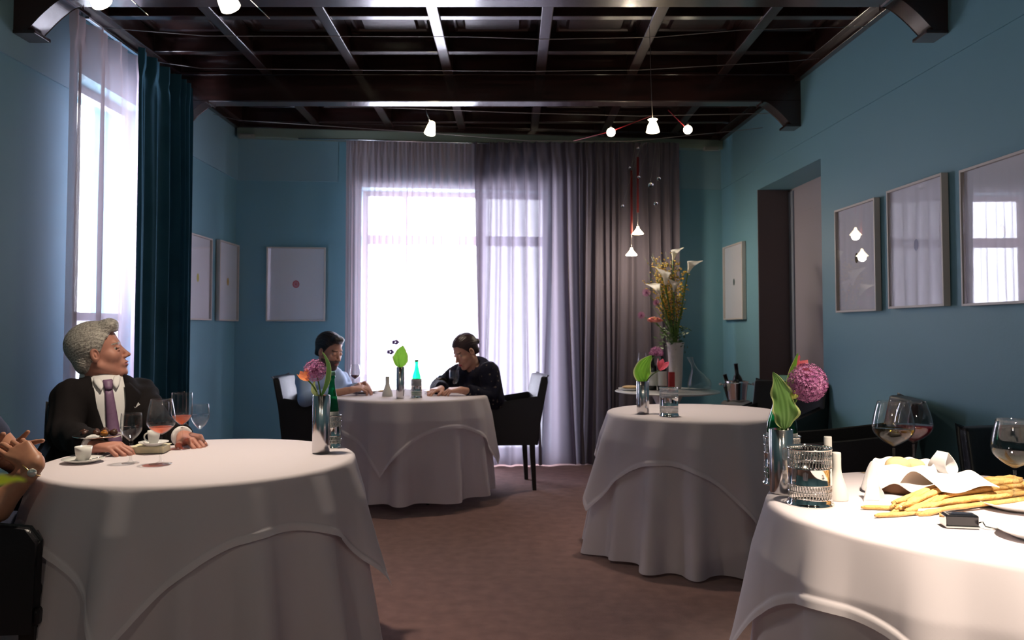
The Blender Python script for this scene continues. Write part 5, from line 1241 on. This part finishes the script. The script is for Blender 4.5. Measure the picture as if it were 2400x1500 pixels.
def place_joints(cx, cy, yaw, pelvis_z=.53, sh_z=.98, lean=(0, 0), shw=.40, knee_dir=None):
    f = V3(math.cos(yaw), math.sin(yaw), 0); r = V3(math.sin(yaw), -math.cos(yaw), 0); pel = V3(cx, cy, pelvis_z); sh = pel + V3(lean[0], lean[1], sh_z - pelvis_z); J = dict(pelvis=pel, face_dir=f, front=f * 0)
    J['shl'] = sh - r * (shw / 2 - .04); J['shr'] = sh + r * (shw / 2 - .04); J['neck'] = sh + V3(0, 0, .055); k = f if knee_dir is None else V3(math.cos(knee_dir), math.sin(knee_dir), 0); kr = V3(k[1], -k[0], 0)
    for s, q in (('l', -1), ('r', 1)):
        J['hip' + s] = pel + r * q * .085 + V3(0, 0, -.01); J['kn' + s] = pel + k * .42 + kr * q * .10 + V3(0, 0, -.01); J['an' + s] = np.array([*(J['kn' + s][:2] + k[:2] * .03), .085])
    return J, f, r

# --- man in the dark suit -------------------------------------------------
hd = at_y(231, 826, 3.55); yaw = math.radians(-34)
J, f, r = place_joints(-1.87, 3.60, yaw, .53, .955, shw=.47, knee_dir=math.radians(-50)); J['head'] = V3(*hd)
nb = at_y(228, 893, 3.58); J['neck'] = V3(*nb)
J['shr'] = V3(*at_y(166, 930, 3.43)); J['shl'] = V3(*at_y(328, 924, 3.70)); J['pelvis'] = V3(-1.71, 3.54, .50)
J['elr'] = V3(*at_y(150, 1015, 3.32)); J['wrr'] = V3(*at_z(222, 1046, .792)); J['gaze'] = V3(.5, 0, .1); J['ell'] = V3(*at_y(365, 1000, 3.50)); J['wrl'] = V3(*at_z(430, 1024, .792))
def jacket(P, c):
    J = c['J']; sh, Rt = bodyframe(c); d = U(.03, c['torso'](P, .018), c['arms'](P, .016, (.056, .050, .043, .036))); d = smin(d, s_cap(P, J['shl'], J['shr'], .060), .03) + wr_noise(P)
    q = (P - sh) @ Rt; x, y, z = q[:, 0], q[:, 1], q[:, 2]
    v = np.where(y > 0, np.minimum(.064 + (z + .02) * .22, .062) - np.abs(x + .004), -1); d = smax(d, v * .8, .004)       # V opening at the front
    d = np.maximum(d, J['pelvis'][2] - .10 - P[:, 2])
    d = np.maximum(d, -s_cap(P, J['neck'] + V3(0, 0, -.02), J['head'], .070))
    for s in 'lr':
        a = J['wr' + s]; b = J['el' + s]; dv = (a - b) / np.linalg.norm(a - b); t = (P - a) @ dv; near = np.linalg.norm(P - a, axis=1) < .16; d = np.where(near, np.maximum(d, t + .022), d)
    return d
def shirtc(P, c, cuff=.008, low=.0):
    J = c['J']; d = U(.03, c['torso'](P, .007), c['arms'](P, .010, (.048, .042, .038, .031)))
    for s in 'lr':
        a = J['wr' + s]; b = J['el' + s]; dv = (a - b) / np.linalg.norm(a - b); t = (P - a) @ dv; near = np.linalg.norm(P - a, axis=1) < .16; d = np.where(near, np.maximum(d, t + cuff), d)
    nk = J['neck']; ax = J['head'] - nk; ax = ax / np.linalg.norm(ax); ax = V3(ax[0] * .5, ax[1] * .5, ax[2]); ax /= np.linalg.norm(ax)
    col = np.abs(s_cap(P, nk - ax * .06, nk + ax * .06, .072, .064)) - .0045; t = (P - nk) @ ax; col = np.maximum(col, np.maximum(t - .042, -.045 - t)); d = smin(d, col, .004)
    d = np.maximum(d, -(s_cap(P, nk + ax * .0, nk + ax * .2, .052))); d = np.maximum(d, J['pelvis'][2] - .03 - P[:, 2]); return d
def ribbon(c, pts, w, name, m, th=.004, off=.012, surf=None):
    """strip laid on the chest: pts = (across, down, half width) in the body frame, projected on the shirt surface"""
    sh, Rt = bodyframe(c); b = MB(); n = len(pts); rows = []
    for (x, z, hw) in pts:
        row = []
        for k in range(5):
            xx = x + hw * (k / 2 - 1); best = None; ys = np.linspace(.32, -.05, 120); PP = sh + np.stack([np.full(120, xx), ys, np.full(120, z)], 1) @ Rt.T; dd = (surf or c['torso'])(PP); i = int(np.argmax(dd < off)); y = ys[i]
            row.append(sh + Rt @ V3(xx, y + th * (1 - (k / 2 - 1) ** 2), z))
        rows.append(row)
    vs = [tuple(p) for row in rows for p in row]; b.add(vs, [(j * 5 + i, j * 5 + i + 1, (j + 1) * 5 + i + 1, (j + 1) * 5 + i) for j in range(n - 1) for i in range(4)]); return b.build(name, m, c['e'], solid=.005)
def tie(c):
    p = [(0, .074, .015), (0, .066, .021), (0, .048, .017), (0, .034, .014)]; ribbon(c, p, 0, 'tie_knot', 'tie', .010, .016)
    p = [(.0, .036 - .33 * t, .014 + .021 * t) for t in [i / 14 for i in range(15)]]; ribbon(c, p, 0, 'necktie', 'tie', .007, .012)
def collar(c):
    for s in (-1, 1): ribbon(c, [(s * .040, .086, .010), (s * .038, .076, .015), (s * .034, .062, .015), (s * .031, .047, .011), (s * .030, .034, .002)], 0, 'shirt_collar', 'shirt', .004, .017)
def lapels(c):
    for s in (-1, 1):
        pts = []
        for i in range(15):
            t = i / 14; z = .050 - .30 * t; edge = min(.064 + (z + .02) * .22, .062); hw = (.010 + .034 * min(1, t * 4)) if t < .28 else .044 * (1 - (t - .28) / .72) + .006; pts.append((s * (edge + hw * .9) - .004, z, hw))
        ribbon(c, pts, 0, 'lapel', 'suit', .003, .024)
def pocket_square(c):
    sh, Rt = bodyframe(c); b = MB(); ys = np.linspace(.32, 0, 100); PP = sh + np.stack([np.full(100, -.10), ys, np.full(100, -.07)], 1) @ Rt.T; y = ys[int(np.argmax(c['torso'](PP) < .026))]
    o = sh + Rt @ V3(-.10, y, -.07); vs = [tuple(o + Rt @ V3(*q)) for q in ((-.022, 0, -.012), (.022, 0, -.004), (.018, .003, .022), (.004, .004, .014), (-.008, .004, .034), (-.018, .003, .018))]; b.add(vs, [(0, 1, 2, 3, 4, 5)], 0, False); b.build('pocket_square', 'shirt', c['e'], solid=.003)
fdir = V3(.93, .30, .22)
build_person('grey-haired man in a dark suit and mauve tie looking up to the right', J, fdir, (-.2, -.06, 1), 'skin_m', (hair_short(.011, .050, -.086, .0016, 44, .010, hl=.05), 'hair_g'),
             [cloth_child('shirt', 'shirt', shirtc, .007), cloth_child('jacket', 'suit', jacket, .0075), tie, collar, lapels, pocket_square, trousers('suit'), shoes('shoe')],
             [('r', (.75, -.12, -.02), (.15, .1, -1), 1, [.55, .6, .65, .7], .05, (.35, .15)), ('l', (.45, -.35, -.03), (.1, .1, -1), -1, [.5, .6, .7, .8], .04, (.4, .2))], hs=1.06, lids=.35)

# --- man in the light blue shirt ------------------------------------------
hy = 6.15; hd = at_y(772, 822, hy); J, f, r = place_joints(-1.40, 6.24, math.radians(-25), .53, .93, shw=.44, knee_dir=math.radians(-5)); J['head'] = V3(*hd); J['neck'] = V3(*at_y(762, 868, hy + .02))
J['shr'] = V3(*at_y(712, 893, 6.02)); J['shl'] = V3(*at_y(800, 888, 6.34)); J['pelvis'] = V3(-1.42, 6.26, .53); J['elr'] = V3(*at_y(716, 945, 5.86)); J['elr'][2] = .72
J['wrr'] = V3(*at_z(822, 914, .785)); J['ell'] = V3(*at_y(818, 918, 6.36)); J['wrl'] = V3(*at_z(845, 905, .80)); J['gaze'] = V3(0, 0, -.7)
M['blueshirt'] = mat('light_blue_shirt', (.34, .46, .70), .75, bump=.1, bscale=200); M['bow'] = mat('navy_tie', (.03, .05, .20), .5); M['denim'] = mat('dark_trousers', (.02, .025, .05), .8)
def bshirt(P, c): return shirtc(P, c, .12) + wr_noise(P, .7)
def bowt(c):
    sh, Rt = bodyframe(c); o = c['J']['neck'] + Rt @ V3(0, .070, -.012); b = MB()
    for s in (-1, 1): b.ball(o + Rt @ V3(s * .026, 0, 0), (.026, .010, .018), 10, mtx=Matrix(Rt.tolist()))
    b.ball(o, (.009, .011, .010), 10); b.build('bow_tie', 'bow', c['e'])
def beard(P, c):
    q = (P - c['hc']) @ c['R'] / c['hs']; d = head_sdf(q) - .0022; d = np.maximum(d, -head_sdf(q) - .006); z = q[:, 2]; y = q[:, 1]; ax = np.abs(q[:, 0])
    d = np.maximum(d, z + .045 + .10 * (ax - .02)); d = np.maximum(d, .005 - y); d = np.maximum(d, -s_ell(q, (0, .10, -.067), (.022, .03, .009))); return d * c['hs']
build_person('dark-haired man in a light blue shirt looking down at his hands', J, (.84, -.50, -.30), (.28, -.15, 1), 'skin_l', (hair_short(.009, .048, -.055, .0014, 30, .004, hl=.052), 'hair_d'),
             [cloth_child('shirt', 'blueshirt', bshirt, .008), bowt, cloth_child('beard', mat('stubble', (.12, .07, .06), .8), beard, .0035, lo=lambda c: c['hc'] - .16, hi=lambda c: c['hc'] + .16), trousers('denim'), shoes('shoe')],
             [('r', (.9, .15, .15), (-.2, .3, -1), 1, [.5, .6, .6, .7], .05, (.5, .3)), ('l', (.6, -.5, .1), (-.3, -.4, -.6), -1, [.7, .8, .8, .9], .03, (.4, .5))], hs=1.10, lids=1.0)

# --- woman in the dark blouse ----------------------------------------------
hy = 6.18; hd = at_y(1091, 822, hy); J, f, r = place_joints(-.20, 6.38, math.radians(200), .53, .92, shw=.38, knee_dir=math.radians(182)); J['head'] = V3(*hd); J['neck'] = V3(*at_y(1113, 862, hy + .05))
J['shl'] = V3(*at_y(1146, 872, 6.10)); J['shr'] = V3(*at_y(1078, 874, 6.36)); J['pelvis'] = V3(-.16, 6.36, .53); J['ell'] = V3(*at_y(1158, 935, 6.06)); J['wrl'] = V3(*at_z(1082, 914, .785)); J['elr'] = V3(*at_y(1030, 915, 6.42)); J['elr'][2] = .76
J['wrr'] = V3(*at_z(1034, 912, .785)); J['gaze'] = V3(0, 0, -.8)
M['blouse'] = mat('navy_lace_blouse', (.010, .011, .028), .8, spec=.15, noise=(.016, .014, .022), nscale=30, bump=.3, bscale=90)
lace = M['blouse'].node_tree
M['lace'] = mat('gold_grey_lace_pattern', (.010, .010, .022), .8, spec=.15, bump=.3, bscale=90)
def lacepat(m, c2, sc, th):
    nt = m.node_tree; tc = nt.nodes.new('ShaderNodeTexCoord'); vo = nt.nodes.new('ShaderNodeTexVoronoi'); vo.inputs['Scale'].default_value = sc; vo.feature = 'SMOOTH_F1'; nt.links.new(tc.outputs['Object'], vo.inputs['Vector'])
    rp = nt.nodes.new('ShaderNodeValToRGB'); rp.color_ramp.elements[0].position = th; rp.color_ramp.elements[0].color = (*c2, 1); rp.color_ramp.elements[1].position = th + .06; rp.color_ramp.elements[1].color = (.010, .010, .022, 1)
    nt.links.new(vo.outputs['Distance'], rp.inputs[0]); nt.links.new(rp.outputs[0], nt.nodes['Principled BSDF'].inputs['Base Color'])
lacepat(M['lace'], (.12, .10, .09), 26, .16)
def blouse(P, c):
    J = c['J']; sh, Rt = bodyframe(c); d = c['torso'](P, .012); q = (P - sh) @ Rt; d = np.maximum(d, -(s_cap(P, J['neck'] + Rt @ V3(0, .03, -.015), J['head'], .056))); d = np.maximum(d, J['pelvis'][2] - .12 - P[:, 2]); return d + wr_noise(P, .8)
def sleeves(P, c):
    J = c['J']; d = c['arms'](P, .016, (.062, .062, .052, .034)); 
    for s in 'lr':
        a = J['wr' + s]; b = J['el' + s]; dv = (a - b) / np.linalg.norm(a - b); t = (P - a) @ dv; near = np.linalg.norm(P - a, axis=1) < .2; d = np.where(near, np.maximum(d, t + .045), d)
    return d + wr_noise(P, 1.1)
def hair_bun(q):
    d = hair_short(.006, .046, -.06, .0012, 40, 0, hl=.05)(q); d = smin(d, s_ell(q, (0, -.112, .012), (.030, .026, .026)), .008); return d
build_person('woman with pinned-back dark hair in a dark lace blouse looking down at her plate', J, (-.74, -.50, -.52), (-.35, -.22, 1), 'skin_l', (hair_bun, 'hair_b'),
             [cloth_child('blouse', 'blouse', blouse, .008), cloth_child('sleeves', 'lace', sleeves, .008), trousers('denim'), shoes('shoe')],
             [('l', (-.8, -.15, -.02), (0, .2, -1), -1, [.6, .7, .8, .9], .03, (.4, .3)), ('r', (-.4, -.5, -.05), (.2, .2, -1), 1, [.4, .5, .6, .7], .05, (.4, .2))], fem=1, hs=1.04, lips='lip_red', lids=1.0)

# --- person at the left edge -------------------------------------------------
J, f, r = place_joints(-1.93, 2.62, math.radians(8), .53, .93, shw=.38, knee_dir=math.radians(4)); J['head'] = V3(-1.778, 2.62, 1.145); J['neck'] = V3(-1.835, 2.62, .985)
J['shr'] = V3(-1.84, 2.47, .93); J['shl'] = V3(-1.84, 2.79, .93); J['elr'] = V3(*at_y(-8, 1192, 2.42)); J['wrr'] = V3(*at_y(84, 1090, 2.46)); J['ell'] = V3(-1.70, 2.84, .74); J['wrl'] = V3(*at_y(-14, 1066, 2.64))
M['navy'] = mat('navy_dress', (.010, .014, .040), .7, bump=.1, bscale=200); M['hair_f'] = mat('fair_hair', (.30, .20, .10), .5, bump=.3, bscale=60)
def dress(P, c):
    J = c['J']; d = U(.03, c['torso'](P, .010), s_cap(P, J['shl'], J['shl'] * .6 + J['ell'] * .4, .056, .052), s_cap(P, J['shr'], J['shr'] * .6 + J['elr'] * .4, .056, .052)); d = np.maximum(d, -(s_cap(P, J['neck'] + V3(.02, 0, -.01), J['head'], .058)))
    return np.maximum(d, J['pelvis'][2] - .1 - P[:, 2]) + wr_noise(P, .7)
def skirt(P, c): return np.maximum(smin(c['legs'](P, .03), s_ell(P, c['J']['pelvis'], (.16, .16, .12)), .06), np.maximum(c['J']['pelvis'][2] - .22 - P[:, 2], P[:, 2] - c['J']['pelvis'][2] - .08))
def watch(c):
    J = c['J']; a = J['wrr']; d = Vector(tuple(J['wrr'] - J['elr'])).normalized(); p = Vector(tuple(a)) - d * .018; R3 = d.to_track_quat('Z', 'Y').to_matrix(); u = R3 @ Vector((1, 0, 0)); v = R3 @ Vector((0, 1, 0))
    b = MB(); b.tube([p + (u * math.cos(t) + v * math.sin(t)) * .0285 for t in [2 * PI * k / 32 for k in range(33)]], .0028, 8, cap=False); w = b.build('bracelet_watch', mat('gold_watch_metal', (.75, .55, .25), .2, metal=1.0), c['e'])
    tocam = (Vector((.75, -.6, .25)) - d * d.dot(Vector((.75, -.6, .25)))).normalized(); q = tocam.to_track_quat('Z', 'Y').to_matrix(); b = MB(); b.lathe([(0, -.003), (.012, -.003), (.013, 0), (.012, .004), (0, .0045)], p + tocam * .030, n=24, mtx=q); b.build('watch_face', mat('watch_dial', (.8, .8, .75), .1, metal=.6), w)
build_person('person at the left edge in navy, gesturing with both hands, gold wristwatch', J, (1, .05, -.02), (0, 0, 1), 'skin_t', (hair_short(.014, .046, -.10, .002, 30, 0, hl=.05), 'hair_f'),
             [cloth_child('dress', 'navy', dress, .009), cloth_child('skirt', 'navy', skirt, .010), watch, shoes('shoe')],
             [('r', (-.80, .22, .50), (.2, .65, -.7), 1, [.20, .40, .55, .65], .08, (.8, .5)), ('l', (.85, -.10, .24), (-.1, -.3, -.9), -1, [-.12, .05, .40, .75], .34, (.55, -.3))], fem=1, hs=1.0)
# ------------------------------------------------------------------ world, camera
w = bpy.data.worlds.new('World'); SC.world = w; w.use_nodes = True
nt = w.node_tree; bg = nt.nodes['Background']; bg.inputs[0].default_value = (0.80, 0.84, 1.0, 1); bg.inputs[1].default_value = WORLD_STR
cam = bpy.data.cameras.new('Camera'); co = bpy.data.objects.new('Camera', cam); COL.objects.link(co)
co.location = (0, 0, CAM_Z); co.rotation_euler = (PI / 2 + PITCH, 0, 0)
cam.sensor_width = 36; cam.sensor_fit = 'HORIZONTAL'; cam.lens = 36 * F_PX / 2400; cam.shift_y = -50 / 2400
cam.clip_start = .02; cam.dof.use_dof = True; cam.dof.focus_distance = 2.5; cam.dof.aperture_fstop = 5.6
SC.camera = co
vs = SC.view_settings; vs.view_transform = 'Standard'; vs.look = 'None'; vs.exposure = EXPOSURE; vs.gamma = 1; vs.use_curve_mapping = False
SC.cycles.max_bounces = 10; SC.cycles.diffuse_bounces = 4; SC.cycles.glossy_bounces = 4; SC.cycles.transparent_max_bounces = 24
SC.cycles.transmission_bounces = 6; SC.cycles.sample_clamp_indirect = 6.0; SC.cycles.caustics_reflective = False; SC.cycles.caustics_refractive = False
SC.cycles.use_denoising = True
